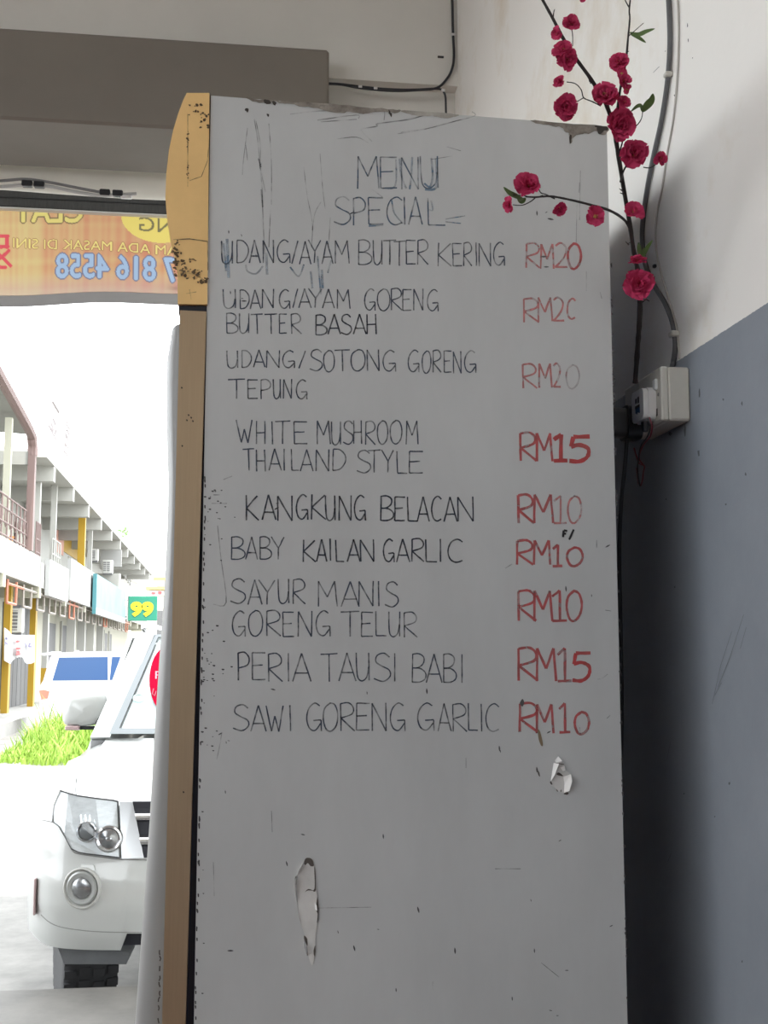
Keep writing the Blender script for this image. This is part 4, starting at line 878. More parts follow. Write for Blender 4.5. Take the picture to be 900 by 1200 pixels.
for s_ in (-1, 1):
    def ftop(u, v, s_=s_):
        x = .725 + (HW-.725)*u; y0 = surf(x, 1.14); y = y0 + (1.36-y0)*v
        return CL(s_*x, y, zh(1.2*v) - drop(x) - .004)
    fn = MB().sheet(ftop, 10, 16, (0, 0, -.015)).build('front_wing', M_car, car, True)
    # side body with wheel arches
    pl = [(surf(HW, .9), .60)]
    for wy_ in (.85, 3.63):
        for k in range(13): t = math.radians(158) - math.radians(158 if wy_ < 1 else 158)*k/12; pl.append((wy_ + .45*math.cos(t), .42 + .45*math.sin(t)))
    pl += [(4.55, .45), (4.62, .7), (4.6, 1.2)] + [(1.36 + .0*k, zh(1.2) - .13) for k in range(1)] + [(surf(HW, 1.1) + (1.36-surf(HW, 1.1))*v, zh(1.2*v) - .13) for v in (.8, .6, .4, .2, 0)]
    MB().prism(pl, lambda a, b, d, s_=s_: CL(s_*d, a, b), HW-.03, HW).build('side_body', M_car, car)
    MB().prism([(1.36, 1.22), (4.6, 1.18), (4.45, 1.86), (3.2, 1.93), (1.98, 1.92)], lambda a, b, d, s_=s_: CL(s_*(d - .22*max(0, b-1.2)), a, b), HW-.10, HW-.07).build('cabin_side', M_car, car)
    for a0, a1, b0, b1 in ((1.62, 2.55, 2.02, 2.5), (2.62, 3.45, 2.6, 3.4), (3.55, 4.4, 3.52, 4.3)):
        MB().prism([(a0, 1.30), (a1, 1.29), (b1, 1.80), (b0, 1.80)], lambda a, b, d, s_=s_: CL(s_*(d - .22*max(0, b-1.2)), a, b), HW-.072, HW-.066).build('side_window', mat('dark_car_glass', (.02, .025, .03), .05, spec=.7), car)
    MB().prism([(1.18, 1.37), (1.36, 1.30), (2.06, 1.94), (1.95, 1.95)], lambda a, b, d, s_=s_: CL(s_*(d - .265*max(0, b-1.38)), a, b), .695, .80).build('windscreen_pillar', M_car, car)
    for a, b in ((1.45, 2.58), (2.58, 3.5)): 
        MB().box(HW-.001, HW+.001, a, a+.008, .5, 1.2, lambda x, y, z, s_=s_: CL(s_*x, y, z)).build('door_gap', M_gap, car)
    MB().rbox(HW-.005, HW+.02, 2.35, 2.5, 1.0, 1.03, .004, lambda x, y, z, s_=s_: CL(s_*x, y, z)).build('door_handle', M_chrome, car)
    # mirror
    mi = MB()
    def mir(u, v, s_=s_):
        a = 2*math.pi*u; t = math.pi*(v-.5)
        cx_, cz_ = .90, 1.495
        ex_ = abs(math.cos(a))**.55*math.copysign(1, math.cos(a)); ez_ = abs(math.sin(a))**.6*math.copysign(1, math.sin(a))
        k = math.cos(t)**.45
        return CL(s_*(cx_ + .125*ex_*k), 1.62 - .075*math.sin(t), cz_ + (.108 if ez_ > 0 else .09)*ez_*k - .012*ex_)
    mo = mi.grid(mir, 32, 12).build('door_mirror', M_car, car, True)
    MB().rbox(.80, .93, 1.60, 1.66, 1.385, 1.405, .004, lambda x, y, z, s_=s_: CL(s_*x, y, z)).build('mirror_arm', M_bplast, mo)
    MB().rbox(.92, 1.00, 1.55, 1.60, 1.385, 1.41, .005, lambda x, y, z, s_=s_: CL(s_*x, y, z)).build('turn_light', mat('pink_grey_lens', (.45, .33, .33), .25), mo)
    MB().rbox(.74, .83, 1.56, 1.68, 1.36, 1.48, .01, lambda x, y, z, s_=s_: CL(s_*x, y, z)).build('mirror_base', M_bplast, mo)
def cmap(pts, off):          # pixel outline -> (x, z) on the front
    return [(lambda q: (q[0], q[2]))(carpx(px, py, off)) for px, py in pts]
def onfront(mb, xz, o0, o1, s_=-1):
    """solid patch lying on the front, outline xz given for the picture's left side"""
    n = len(xz); f0 = [CL(x*(-s_), surf(x, z) - o0, z) for x, z in xz]; f1 = [CL(x*(-s_), surf(x, z) - o1, z) for x, z in xz]
    return mb.add(f0 + f1, [tuple(range(n)), tuple(range(2*n-1, n-1, -1))] + [(i, (i+1) % n, n+(i+1) % n, n+i) for i in range(n)])
def fan(mb, xz, o, s_, bulge=0):
    """bulged cover built as rings towards the middle"""
    cx_ = sum(p[0] for p in xz)/len(xz); cz_ = sum(p[1] for p in xz)/len(xz); n = len(xz); vs_ = []; fs_ = []
    R_ = (1, .9, .7, .4)
    for j, k in enumerate(R_):
        for x, z in xz:
            a, b = cx_ + (x-cx_)*k, cz_ + (z-cz_)*k; vs_.append(CL(a*(-s_), surf(a, b) - o - bulge*(1-k*k), b))
    vs_.append(CL(cx_*(-s_), surf(cx_, cz_) - o - bulge, cz_))
    for j in range(len(R_)-1):
        for i in range(n): fs_.append((j*n+i, j*n+(i+1) % n, (j+1)*n+(i+1) % n, (j+1)*n+i))
    for i in range(n): fs_.append(((len(R_)-1)*n+i, (len(R_)-1)*n+(i+1) % n, len(R_)*n))
    return mb.add(vs_, fs_)
HLpx = [(70.6, 925.5), (80, 928.5), (91.4, 931.5), (112, 934.5), (133, 937), (139, 938.5), (140, 970), (141.5, 1005.5), (120.7, 1003), (103, 1001), (92.4, 999), (83.9, 995), (75.4, 979.4), (68.8, 968), (61, 962.4), (63, 943.5)]
HLxz = cmap(HLpx, .004)
TRxz = cmap([(140.3, 939), (155.7, 939.2), (169, 1005), (143, 1005.8)], .006)
M_lens = glassy('clear_lens', (.93, .95, .96), .6, .02)
M_refl = mat('lamp_reflector', (.74, .75, .75), .3, metal=.4, var=.18, scale=26, stretch=(1, 1, 3))
for s_ in (-1, 1):
    ho = onfront(MB(), HLxz, .002, .012, s_).build('headlight', M_refl, car)
    cx_ = sum(p[0] for p in HLxz)/len(HLxz); cz_ = sum(p[1] for p in HLxz)/len(HLxz)
    rim = MB(); out = HLxz; inn = [(cx_+(x-cx_)*.965, cz_+(z-cz_)*.955) for x, z in HLxz]; n = len(out)
    vs_ = [CL(x*(-s_), surf(x, z) - .016, z) for x, z in out] + [CL(x*(-s_), surf(x, z) - .018, z) for x, z in inn] + [CL(x*(-s_), surf(x, z) - .0, z) for x, z in out]
    rim.add(vs_, [(i, (i+1) % n, n+(i+1) % n, n+i) for i in range(n)] + [(i, (i+1) % n, 2*n+(i+1) % n, 2*n+i) for i in range(n)]).build('lamp_rim', M_gap, ho)
    for (px, py, r1, nm) in ((102.2, 974, .040, 'projector_lamp'), (128, 982.5, .052, 'reflector_lamp')):
        x, y, z = carpx(px, py, .012); c = CL(x*(-s_), surf(x, z) - .030, z); rb_ = MB()
        rb_.lathe([(-.03, r1*1.12), (.006, r1*1.12), (.009, r1*.98), (.004, r1*.86), (.001, r1*.8)], c, -cey, 24).build('lamp_ring', M_chrome, ho, 30)
        rb_ = MB()
        if nm == 'projector_lamp': rb_.lathe([(0, r1*.84), (.005, r1*.8), (.011, r1*.6), (.014, r1*.3), (.015, .001)], c, -cey, 24).build(nm, mat('projector_glass', (.16, .165, .17), .08, spec=.8), ho, 30)
        else: rb_.lathe([(.000, r1*.86), (.003, r1*.6), (.006, r1*.3), (.012, r1*.16), (.013, .001)], c, -cey, 24).build(nm, mat('bowl_reflector', (.42, .43, .44), .2, metal=.8, var=.5, scale=40), ho, 30)
    mb = MB()
    for k in range(7):
        x, y, z = carpx(95 + k*5.2, 955, .013); x2, _, z2 = carpx(96 + k*5.0, 966, .013)
        mb.tube([CL(x*(-s_), surf(x, z)-.013, z), CL(x2*(-s_), surf(x2, z2)-.013, z2)], .004, 5)
    mb.build('reflector_ridge', M_chrome, ho)
    fan(MB(), HLxz, .020, s_, .036).build('lamp_cover', M_lens, ho, 30)
    tr = onfront(MB(), TRxz, .002, .016, s_).build('chrome_trim', mat('smoked_chrome', (.42, .43, .44), .15, metal=.9), car)
    xz = [(x*.5 + sum(p[0] for p in TRxz)/8, z*.93 + .07*sum(p[1] for p in TRxz)/4) for x, z in TRxz]
    # fog lamp
    x, y, z = carpx(96.2, 1041, 0); c = CL(x*(-s_), surf(x, z) + .004, z); axf = (-cey*.93 + cex*(-s_)*math.copysign(1, x)*.30).normalized()
    fg = MB().lathe([(-.01, .090), (.008, .090), (.012, .084), (.004, .078), (-.002, .070)], c, axf, 28).build('fog_lamp', mat('fog_surround', (.42, .42, .40), .5), car, 30)
    MB().lathe([(-.004, .074), (.008, .074), (.012, .066), (.010, .052), (.006, .048)], c, axf, 28).build('bezel', mat('grey_bezel', (.36, .37, .36), .35, metal=.4), fg, 30)
    MB().lathe([(.002, .046), (.010, .044), (.016, .03), (.018, .001)], c, axf, 24).build('lens', MATS['bowl_reflector'], fg, 30)
    xz = cmap([(95, 1013), (110, 1013.5), (112, 1020), (96, 1019.5)], .002); onfront(MB(), xz, 0, .008, s_).build('washer_cap', M_car, car)
    # seams
    mb = MB()
    for pl in ([(47.5, 961), (55, 962), (62, 963.5)], [(89.5, 931), (88.6, 925), (90, 912)], [(62, 963), (70, 969), (77, 982), (84, 996), (92, 1000.5), (120, 1004.5), (141, 1007), (180, 1008)], [(48, 1072), (60, 1082), (80, 1088), (120, 1092), (180, 1092.5)]):
        q = cat_rom([Vector(carpx(px, py, .001)) for px, py in pl], 4); mb.tube([CL(a.x*(-s_), a.y, a.z) for a in q], .0022 if len(pl) > 4 or pl[0][1] < 1000 else .0015, 5)
    mb.build('panel_seam', mat('seam_grey', (.22, .22, .21), .7), car)
    xz = cmap([(67, 1108), (152, 1116), (148, 1130), (75, 1130)], -.03)
    onfront(MB(), xz, -.35, -.03, s_).build('underguard', M_under, car)
    x, y, z = carpx(41.5, 1055, 0)
    MB().rbox(abs(x)-.006, abs(x)+.004, y-.03, y+.05, z-.06, z+.10, .003, lambda a, b, c_2, s_=s_: CL(s_*a, b, c_2)).build('side_reflector', mat('pink_grey_lens', (.45, .33, .33), .25), car)
# grille
gx = [TRxz[1], (-TRxz[1][0], TRxz[1][1]), (-TRxz[2][0], TRxz[2][1]), TRxz[2]]
gn = MB()
def grl(u, v): 
    xt = TRxz[1][0]*(1-v) + TRxz[2][0]*v; z = TRxz[1][1]*(1-v) + TRxz[2][1]*v; x = xt*(1-2*u); return CL(x, surf(x, z) - .006, z)
grille = gn.sheet(grl, 24, 8, cey*.004).build('grille', mat('grille_black', (.012, .013, .02), .4), car)
for v0, v1 in ((.19, .36), (.60, .79)):
    def bar(u, v, v0=v0, v1=v1):
        vv = v0 + (v1-v0)*v; p = Vector(grl(u, vv)); return p - cey*(.008 + .022*math.sin(math.pi*v))
    MB().sheet(bar, 24, 6, cey*.006).build('grille_bar', M_chrome, grille, True)
x0, x1 = TRxz[2][0], -TRxz[2][0]
MB().box(-.47, .47, .10, .14, ZB_+.01, ZO_+.01, CL).build('lower_intake', mat('grille_black', (.012, .013, .02), .4), car)
# windscreen, roof, rear
WB = [(-.70, 1.18, 1.385), (.70, 1.18, 1.385), (.55, 1.95, 1.935), (-.55, 1.95, 1.935)]
def wsc(u, v, off=0):
    a = Vector(WB[0]).lerp(Vector(WB[1]), u); b = Vector(WB[3]).lerp(Vector(WB[2]), u); p = a.lerp(b, v)
    bow = -.05*(1-(2*u-1)**2); return CL(p.x, p.y + bow*.8 - off*.6, p.z - bow*.3*0 + off*.8)
ws = MB().grid(wsc, 20, 10).build('windscreen', glassy('windscreen_glass', (.80, .88, .88), .6, .02), car, True)
mb = MB()
for u0, u1, v0, v1 in ((0, .03, 0, 1), (.97, 1, 0, 1), (0, 1, 0, .05), (0, 1, .97, 1)):
    mb.grid(lambda u, v: wsc(u0 + (u1-u0)*u, v0 + (v1-v0)*v, .004), 12, 8)
mb.build('screen_border', mat('screen_border_grey', (.16, .18, .19), .4), ws)
MB().sheet(lambda u, v: wsc(.035+.93*u, .06+.90*v, -.012), 12, 6, cey*.01).build('sunshade', mat('silver_sunshade', (.74, .80, .82), .5), car, True)
MB().box(-.80, .80, 1.205, 1.30, 1.25, 1.352, CL).build('scuttle', mat('scuttle_grey', (.30, .31, .32), .5), car)
wp0 = wsc(0, .2); wpn = (wsc(0, .8)-wsc(0, .2)).cross(wsc(1, .2)-wsc(0, .2)).normalized(); wpn = wpn if wpn.y < 0 else -wpn
def onws(px, py, off): return onP(px, py, wsc(.12, .4) + wpn*off, wpn)
mb = MB(); el = [(199 + 24*math.cos(t), 797 + 41*math.sin(t)) for t in [2*math.pi*k/36 for k in range(36)]]
mb.add([onws(x, y, .012) for x, y in el] + [onws(x, y, .009) for x, y in el], [tuple(range(36)), tuple(range(71, 35, -1))] + [(i, (i+1) % 36, 36+(i+1) % 36, 36+i) for i in range(36)])
st = mb.build('round_sticker', mat('sticker_red', (.33, .006, .028), 1, spec=0), ws)
mb = MB(); text_on(mb, 'Pic', lambda a, b: onws(182 + 19*a, 795.5 - 9*b, .0135)); mb.build('sticker_lettering', mat('sticker_white', (.5, .25, .3), .8), st)
mb = MB(); mb.ribbon([onws(180, 807, .013), onws(178.5, 813, .013), onws(181, 816, .013), onws(183, 810, .013)], .007, wpn, .001); mb.ribbon([onws(185, 806, .013), onws(185, 815, .013), onws(190, 815, .013), onws(190, 806, .013)], .006, wpn, .001); mb.build('sticker_lettering', mat('sticker_dark_red', (.35, .01, .04), .5), st)
mb = MB(); el = [(162.5 + 6*math.cos(t), 818.5 + 4.5*math.sin(t)) for t in [2*math.pi*k/20 for k in range(20)]]; mb.tube([onws(x, y, .011) for x, y in el] + [onws(*el[0], .011)], .005, 5); mb.build('round_permit_sticker', mat('permit_pale', (.35, .48, .45), .4), ws)
def roof(u, v):
    x = (2*u-1); y = 1.93 + 2.5*v; hw_ = .56 + .08*sst(0, .3, v); return CL(x*hw_, y, 1.935 + .035*math.sin(math.pi*min(1, v*1.1+.08))*(1-.6*x*x) - .02*x*x)
MB().sheet(roof, 16, 16, (0, 0, -.03)).build('roof', M_car, car, True)
for s_ in (-1, 1): MB().tube(cat_rom([CL(s_*.62, 2.15, 1.95), CL(s_*.64, 2.3, 2.0), CL(s_*.64, 4.0, 2.0), CL(s_*.62, 4.2, 1.95)], 4), .016, 8).build('roof_rail', mat('rail_silver', (.5, .5, .5), .3, metal=.7), car)
MB().box(-.92, .92, 4.50, 4.60, .45, 1.25, CL).build('tailgate', M_car, car)
MB().prism([(4.42, 1.86), (4.6, 1.2), (4.56, 1.2), (4.38, 1.86)], lambda a, b, d: CL(d, a, b), -.72, .72).build('rear_window', mat('dark_car_glass', (.02, .025, .03), .05, spec=.7), car)
MB().box(-.50, .50, .9, 4.4, .42, .66, CL).build('chassis', M_bplast, car)
# wheels
def wheel(x, y, steer, s_):
    R = Matrix.Rotation(steer, 3, 'Z'); c = CL(x, y, .39); ax = R @ (cex*s_)
    ty = MB().lathe([(-.125, .25), (-.13, .32), (-.125, .365), (-.10, .388), (-.03, .392), (.03, .392), (.10, .388), (.125, .365), (.13, .32), (.125, .25)], c, ax, 40).build('tyre', M_tyre, car, 40)
    mb = MB(); a = ax.cross(Vector((0, 0, 1))).normalized()
    for k in range(40):
        t = 2*math.pi*k/40; d = a*math.cos(t) + Vector((0, 0, 1))*math.sin(t); e = -a*math.sin(t) + Vector((0, 0, 1))*math.cos(t)
        for w0, w1 in ((-.125, -.075), (-.06, -.01), (.005, .055), (.07, .125)):
            sh_ = .012 if w0 in (-.06, .07) else 0
            mb.box(w0, w1, -.018+sh_, .018+sh_, .380, .398, lambda p, q, r_: c + ax*p + e*q + d*r_)
    mb.build('tread_block', M_tyre, ty)['kind'] = 'stuff'
    rm = MB().lathe([(.05, .02), (.05, .10), (.06, .20), (.11, .235), (.12, .25), (.05, .252)], c, ax, 32).build('rim', mat('alloy', (.45, .45, .45), .35, metal=.8), car, 30)
    for k in range(6):
        t = math.pi*k/3; d = a*math.cos(t) + Vector((0, 0, 1))*math.sin(t); e = -a*math.sin(t) + Vector((0, 0, 1))*math.cos(t)
        MB().box(.05, .115, -.025, .025, .04, .235, lambda p, q, r_: c + ax*p + e*q + d*r_).build('spoke', MATS['alloy'], rm)
wheel(-.75, .85, math.radians(14), -1); wheel(.75, .85, math.radians(14), 1); wheel(-.74, 3.63, 0, -1); wheel(.74, 3.63, 0, 1)

# ------------------------------------------------------------------ rough concrete lump between the wheels
RC = random.Random(2)
# ------------------------------------------------------------------ white van beyond the grass
YV = 29.0; s_v = YV/FPX
def vv(px, py, dy=0): p = onY(px, py, YV); return Vector((p.x, YV+dy, p.z))
vx0 = vv(47, 790).x; zr_ = onY(100, 764.5, YV).z
van = thing('people_carrier', 'white people carrier parked broadside beyond the grass', 'car', (vx0+2.2, YV+.9, STREET))
M_van = mat('van_white_paint', (.46, .47, .47), .3, coat=.6)
def vz(py): return onY(100, py, YV).z
x = lambda px: vv(px, 780).x
prof_v = [(x(48), vz(822)), (x(46.5), vz(806)), (x(51), vz(797.5)), (x(60), vz(768)), (x(68), vz(765)), (x(100), vz(763.5)), (x(160), vz(763.5)), (x(160)+1.2, vz(766)), (x(160)+1.9, vz(790)), (x(160)+2.7, vz(800)), (x(160)+2.8, vz(822)), (x(160)+2.75, STREET+.3), (x(160)+2.0, STREET+.25), (x(48)+.5, STREET+.25), (x(48)+.05, STREET+.35)]
MB().prism(prof_v, lambda a, b, d: (a, YV + d, b), 0, 1.7).build('body', M_van, van)
M_vg = mat('van_blue_glass', (.03, .07, .17), .15, spec=.25)
for poly in ([(69, 770.5), (126, 769.8), (127, 797), (62, 797.5)], [(131, 769.8), (168, 769.8), (170, 797), (129, 797)]):
    MB().prism([(x(a), vz(b)) for a, b in poly], lambda a, b, d: (a, YV+d, b), -.006, .01).build('side_window', M_vg, van)
MB().prism([(x(58.5), vz(770)), (x(61), vz(769)), (x(53), vz(797)), (x(51.2), vz(797))], lambda a, b, d: (a, YV+d, b), -.012, 1.6).build('rear_window', mat('van_rear_glass', (.30, .30, .36), .2), van)
MB().prism([(x(46), vz(766)), (x(60), vz(763.5)), (x(64), vz(767)), (x(50), vz(768.5))], lambda a, b, d: (a, YV+d, b), .05, 1.6).build('roof_spoiler', mat('spoiler_grey', (.35, .36, .38), .4), van)
MB().prism([(x(47), vz(809)), (x(52), vz(808)), (x(59), vz(810)), (x(57), vz(818)), (x(50), vz(819))], lambda a, b, d: (a, YV+d, b), -.02, .2).build('tail_light', mat('tail_red', (.55, .12, .08), .3), van)
MB().prism(rounded(x(85), x(90), vz(766), vz(762), .02), lambda a, b, d: (a, YV+d, b), .3, .4).build('roof_fin', M_van, van)
for wx_ in (x(48)+.75, x(48)+3.4):
    for yy in (YV+.02, YV+1.5): MB().lathe([(-.09, .2), (-.1, .29), (-.06, .31), (.06, .31), (.1, .29), (.09, .2)], (wx_, yy+.1, STREET+.31), (0, 1, 0), 28).build('wheel', M_tyre, van, 30)

# ------------------------------------------------------------------ grass patch
RG = random.Random(9)
mb = MB()
for k in range(16000):
    X = RG.uniform(-4.6, 1.4); Y = RG.uniform(20.6, 27.4)
    pxx = 450 + FPX*((X*math.cos(YAW) - Y*math.sin(YAW))/(Y*math.cos(YAW) + X*math.sin(YAW)))
    yl = 20.7 + max(0, (60-pxx))*.004 + .25*math.sin(X*3)
    yr = 21.6 + max(0, pxx-5)*.060 + .35*math.sin(X*5)
    if Y < yl or Y > yr: continue
    h = (.16 + .42*sst(21, 25, Y) )*RG.uniform(.55, 1.25) + (.5*RG.random()+.1 if RG.random() < .06 and pxx > 55 else 0)
    a = RG.uniform(0, 6.28); w_ = RG.uniform(.010, .022); dx, dy = math.cos(a), math.sin(a); b = RG.uniform(.1, .6)*h; la = RG.uniform(0, 6.28)
    lx, ly = math.cos(la)*b, math.sin(la)*b
    p = Vector((X, Y, STREET))
    mb.add([p + Vector((-dx*w_, -dy*w_, 0)), p + Vector((dx*w_, dy*w_, 0)), p + Vector((lx*.35+dx*w_*.8, ly*.35+dy*w_*.8, h*.6)), p + Vector((lx*.35-dx*w_*.8, ly*.35-dy*w_*.8, h*.6)), p + Vector((lx, ly, h))], [(0, 1, 2, 3), (3, 2, 4)])
def grass_mat():
    m = mat('grass_blades', (.24, .36, .05), .6, col2=(.15, .27, .025), scale=1.5); return m
g = mb.build('grass', grass_mat(), None, False, (-1.6, 24, STREET)); tag(g, 'patch of long bright green grass growing between the parked cars', 'grass', kind='stuff')

# ------------------------------------------------------------------ row of shophouses across the way
def bw(px, py, X): return onX(px, py, X)
XO = -5.0; XP = -5.65; XG = -6.2; XU = -6.9; PAV = -.10
M_bw = mat('shophouse_white', (.39, .385, .355), .7, var=.08, scale=.8)
M_bc = mat('shophouse_cream', (.36, .35, .28), .7, var=.08, scale=.8)
M_bg = mat('soffit_grey', (.24, .24, .22), .8, var=.06)
M_yel = mat('yellow_paint', (.38, .225, .010), .55)
M_brn = mat('brown_steel', (.16, .105, .095), .6)
M_dkd = mat('dark_shutter', (.10, .10, .10), .6, var=.2)
structure('pavement', MB().box(-9, -4.8, 22, 110, STREET, PAV), mat('pavement_concrete', (.42, .41, .39), .8, var=.2, scale=2), 'raised concrete walkway in front of the shophouses')
sh_ = thing('shophouse_row', 'long white two-storey shophouse row with balconies and yellow pillars', 'building', (XG-2, 60, PAV))
zs0 = bw(0, 668, XO).z; zs1 = zs0 + .16                  # balcony slab
zp1 = bw(0, 627, XO).z                                   # top of the parapet
ze0 = bw(66.7, 549, -4.7).z; ze1 = ze0 + .22              # eave slab
Y0, Y1 = 26.0, 80.0
MB().box(XG-6, XG, Y0, Y1, PAV, zs0).build('ground_floor_wall', M_bc, sh_)
MB().box(XU-6, XU, Y0, Y1, zs1, ze0).build('upper_floor_wall', M_bw, sh_)
MB().box(XU-6, XO-.02, Y0, Y1, zs0, zs1).build('balcony_slab', M_bg, sh_)
MB().box(XU-6, -4.7, 32, Y1, ze0, ze1).build('roof_slab', M_bw, sh_)
for k in range(13):
    Y = 33.5 + k*4.3; MB().box(XU, -4.72, Y, Y+.35, ze0-.42, ze0).build('roof_beam', M_bw, sh_)
for k in range(11):
    Y = 28 + k*5.4; MB().box(XG, XO+.02, Y, Y+.3, zs0-.35, zs0).build('balcony_beam', M_bc, sh_)
def yb_(px, X): return bw(px, 700, X).y
# parapet in segments
for a, b in ((-30, 46), (47, 80), (82, 113)):
    MB().box(XO-.10, XO, max(Y0, yb_(a, XO)), yb_(b, XO), zs0-.05, zp1 - (.0 if a < 40 else .15)).build('parapet', M_bw, sh_)
MB().box(XO-.10, XO, yb_(113, XO), Y1, zs0-.05, zp1-.15).build('parapet', M_bw, sh_)
# upper partitions, pillars
for px, col, w_ in ((3, M_bc, .3), (39, M_bw, .35), (92.5, M_yel, .45), (60, M_bw, .3), (104, M_bw, .3)):
    Y = yb_(px, -5.2); MB().box(-5.3, -5.3+w_*.55, Y, Y+w_*.6, zp1-.2, ze0 if Y > 37 else ze0+.5).build('upper_pillar', col, sh_)
p = bw(61, 615, XU+.02)
MB().box(XU, XU+.03, yb_(56, XU), yb_(72, XU), bw(60, 625, XU).z-.6, bw(60, 608, XU).z).build('wall_panel', mat('salmon_paint', (.55, .30, .24), .7), sh_)
MB().box(XU, XU+.03, yb_(72, XU), yb_(96, XU), bw(80, 650, XU).z, bw(80, 622, XU).z).build('wall_panel', M_yel, sh_)
for a, b in ((2, 16), (12, 30), (78, 86)): MB().box(XU, XU+.04, yb_(a, XU), yb_(b, XU), zs1+.1, zs1+2.3).build('window', mat('pale_shutter', (.35, .34, .28), .6), sh_)
# near balcony railing, brown awning frame
rl_ = MB(); zt_ = bw(0, 574, XO).z
for px in (-6, 1, 7.5, 13, 18.5, 23, 27.5):
    Y = max(Y0+.2, yb_(px, XO)); MB().tube([(XO-.05, Y, zp1), (XO-.05, Y, zt_)], .022, 6).build('baluster', M_brn, sh_)
for z in (zp1+.08, zp1+.38, zp1+.7, zt_): MB().tube([(XO-.05, Y0+.2, z), (XO-.05, yb_(30, XO), z)], .022, 6).build('handrail', M_brn, sh_)
RS = random.Random(4)
for k in range(9):
    Y = Y0 + .6 + k*.62; pts = [(XO-.05, Y + .16*math.cos(t), zp1 + .5 + .22*math.sin(t)) for t in [i*.55 for i in range(10)]]
    MB().tube(pts, .016, 5).build('scroll', M_brn, sh_)
for a, b, z0_, z1_ in ((42, 47, zp1, zp1+.9), (61, 71, zp1-.15, zp1+.75), (86, 96, zp1-.15, zp1+.5)):
    ya, yb3 = yb_(a, XO), yb_(b, XO)
    for z in (z0_+.1, (z0_+z1_)/2, z1_): MB().tube([(XO-.05, ya, z), (XO-.05, yb3, z)], .022, 6).build('handrail', M_bw if a > 50 else M_brn, sh_)
    for k in range(5): Y = ya + (yb3-ya)*k/4; MB().tube([(XO-.05, Y, z0_), (XO-.05, Y, z1_)], .02, 6).build('baluster', M_bw if a > 50 else M_brn, sh_)
af = sh_
Yp = yb_(32.5, XO); zc = bw(33, 512, XO).z
MB().box(XO-.10, XO+.08, Yp-.12, Yp+.12, zp1, zc-.1).build('awning_post', M_brn, af)
q = cat_rom([(XO-.01, Yp, zc-.35), (XO-.01, Yp-.1, zc), (XO-.01, Yp-.9, zc+.25), (XO-.01, Yp-6, zc+.75)], 6)
MB().tube(q, .13, 8).build('awning_beam', M_brn, af, True)
MB().add([(XO-.05, Yp-.5, zc+.12), (XO-.05, Yp-6, zc+.72), (XU-1, Yp-6, zc+.9), (XU-1, Yp-.5, zc+.3), (XO-.05, Yp-.5, zc+.16), (XO-.05, Yp-6, zc+.76), (XU-1, Yp-6, zc+.94), (XU-1, Yp-.5, zc+.34)], [(0, 1, 2, 3), (7, 6, 5, 4), (0, 4, 5, 1), (1, 5, 6, 2), (2, 6, 7, 3), (3, 7, 4, 0)]).build('awning_sheet', M_bg, af)
MB().box(XU-1, XO-.06, Yp-.1, Yp, zc-.6, zc-.25).build('cross_beam', M_bg, af)
pot = bw(13, 622, XO-.25)
o = MB().lathe([(0, .16), (.02, .19), (.30, .24), (.34, .26), (.34, .22)], (XO-.42, pot.y, zp1-.1), (0, 0, 1), 14).build('orange_basin', mat('orange_plastic', (.65, .22, .05), .4), None, True, (XO-.42, pot.y, zp1-.1))
tag(o, 'orange plastic basin behind the brown balcony railing', 'basin'); 
MB().box(XO-.9, XO-.15, pot.y-.5, pot.y+.5, zs1, zp1-.1).build('balcony_bench', M_bw, sh_)
# ground floor pillars and doors
for px, full in ((4.5, 1), (35, 1), (50, 0)):
    p = bw(px, 822, XP); Y = p.y; wd = .085
    if full: MB().box(XP-wd, XP+wd, Y, Y+.3, PAV, zs0-.0).build('pillar', M_yel, sh_)
    else:
        MB().box(XP-wd, XP+wd, Y, Y+.3, PAV+1.1, zs0).build('pillar', M_bw, sh_); MB().box(XP-wd-.005, XP+wd+.005, Y-.005, Y+.305, PAV, PAV+1.1).build('pillar_base', M_yel, sh_)
for px in (84, 96, 107, 118):
    Y = yb_(px, XP); MB().box(XP-.15, XP+.15, Y, Y+.3, PAV, zs0).build('pillar', M_bw, sh_)
ya, yb3 = yb_(6, XG), yb_(33, XG)
ya, yb3 = bw(5, 780, XG+.1).y, bw(34, 780, XG+.1).y
for k in range(6):
    a = ya + (yb3-ya)*k/6; b = ya + (yb3-ya)*(k+1)/6 - .05
    MB().box(XG, XG+.1, a, b, PAV, 2.9).build('door_panel', M_dkd, sh_)
for a, b, m in ((55, 65, M_dkd), (72, 83, M_dkd), (100, 105, M_dkd), (109, 116, mat('beige_shutter', (.36, .35, .30), .6)), (122, 126, M_dkd), (128, 131, M_dkd)):
    ya, yb3 = bw(a, 750, XG+.06).y, bw(b, 750, XG+.06).y
    MB().box(XG, XG+.06, ya, yb3, PAV, 2.55).build('door_panel', m, sh_)
    MB().box(XG, XG+.09, ya-.12, ya, PAV, 2.7).build('door_frame', M_bw, sh_)
# bracket frames under the slab
zk = zs0 - .12
for k in range(16):
    Y = 29 + k*2.3; fr_ = MB()
    for a, b in (((XO-.06, Y, zk), (XO-.06, Y, zk-.55)), ((XO-.06, Y, zk-.55), (XO-.06, Y+1.2, zk-.55)), ((XO-.06, Y+1.2, zk-.55), (XO-.06, Y+1.2, zk)), ((XO-.06, Y, zk-.1), (XO-.06, Y+2.3, zk-.1))): fr_.tube([a, b], .035, 5)
    fr_.build('awning_bracket', mat('bracket_grey_brown', (.26, .23, .20), .6) if k % 5 else mat('bracket_red', (.42, .16, .10), .6), sh_)
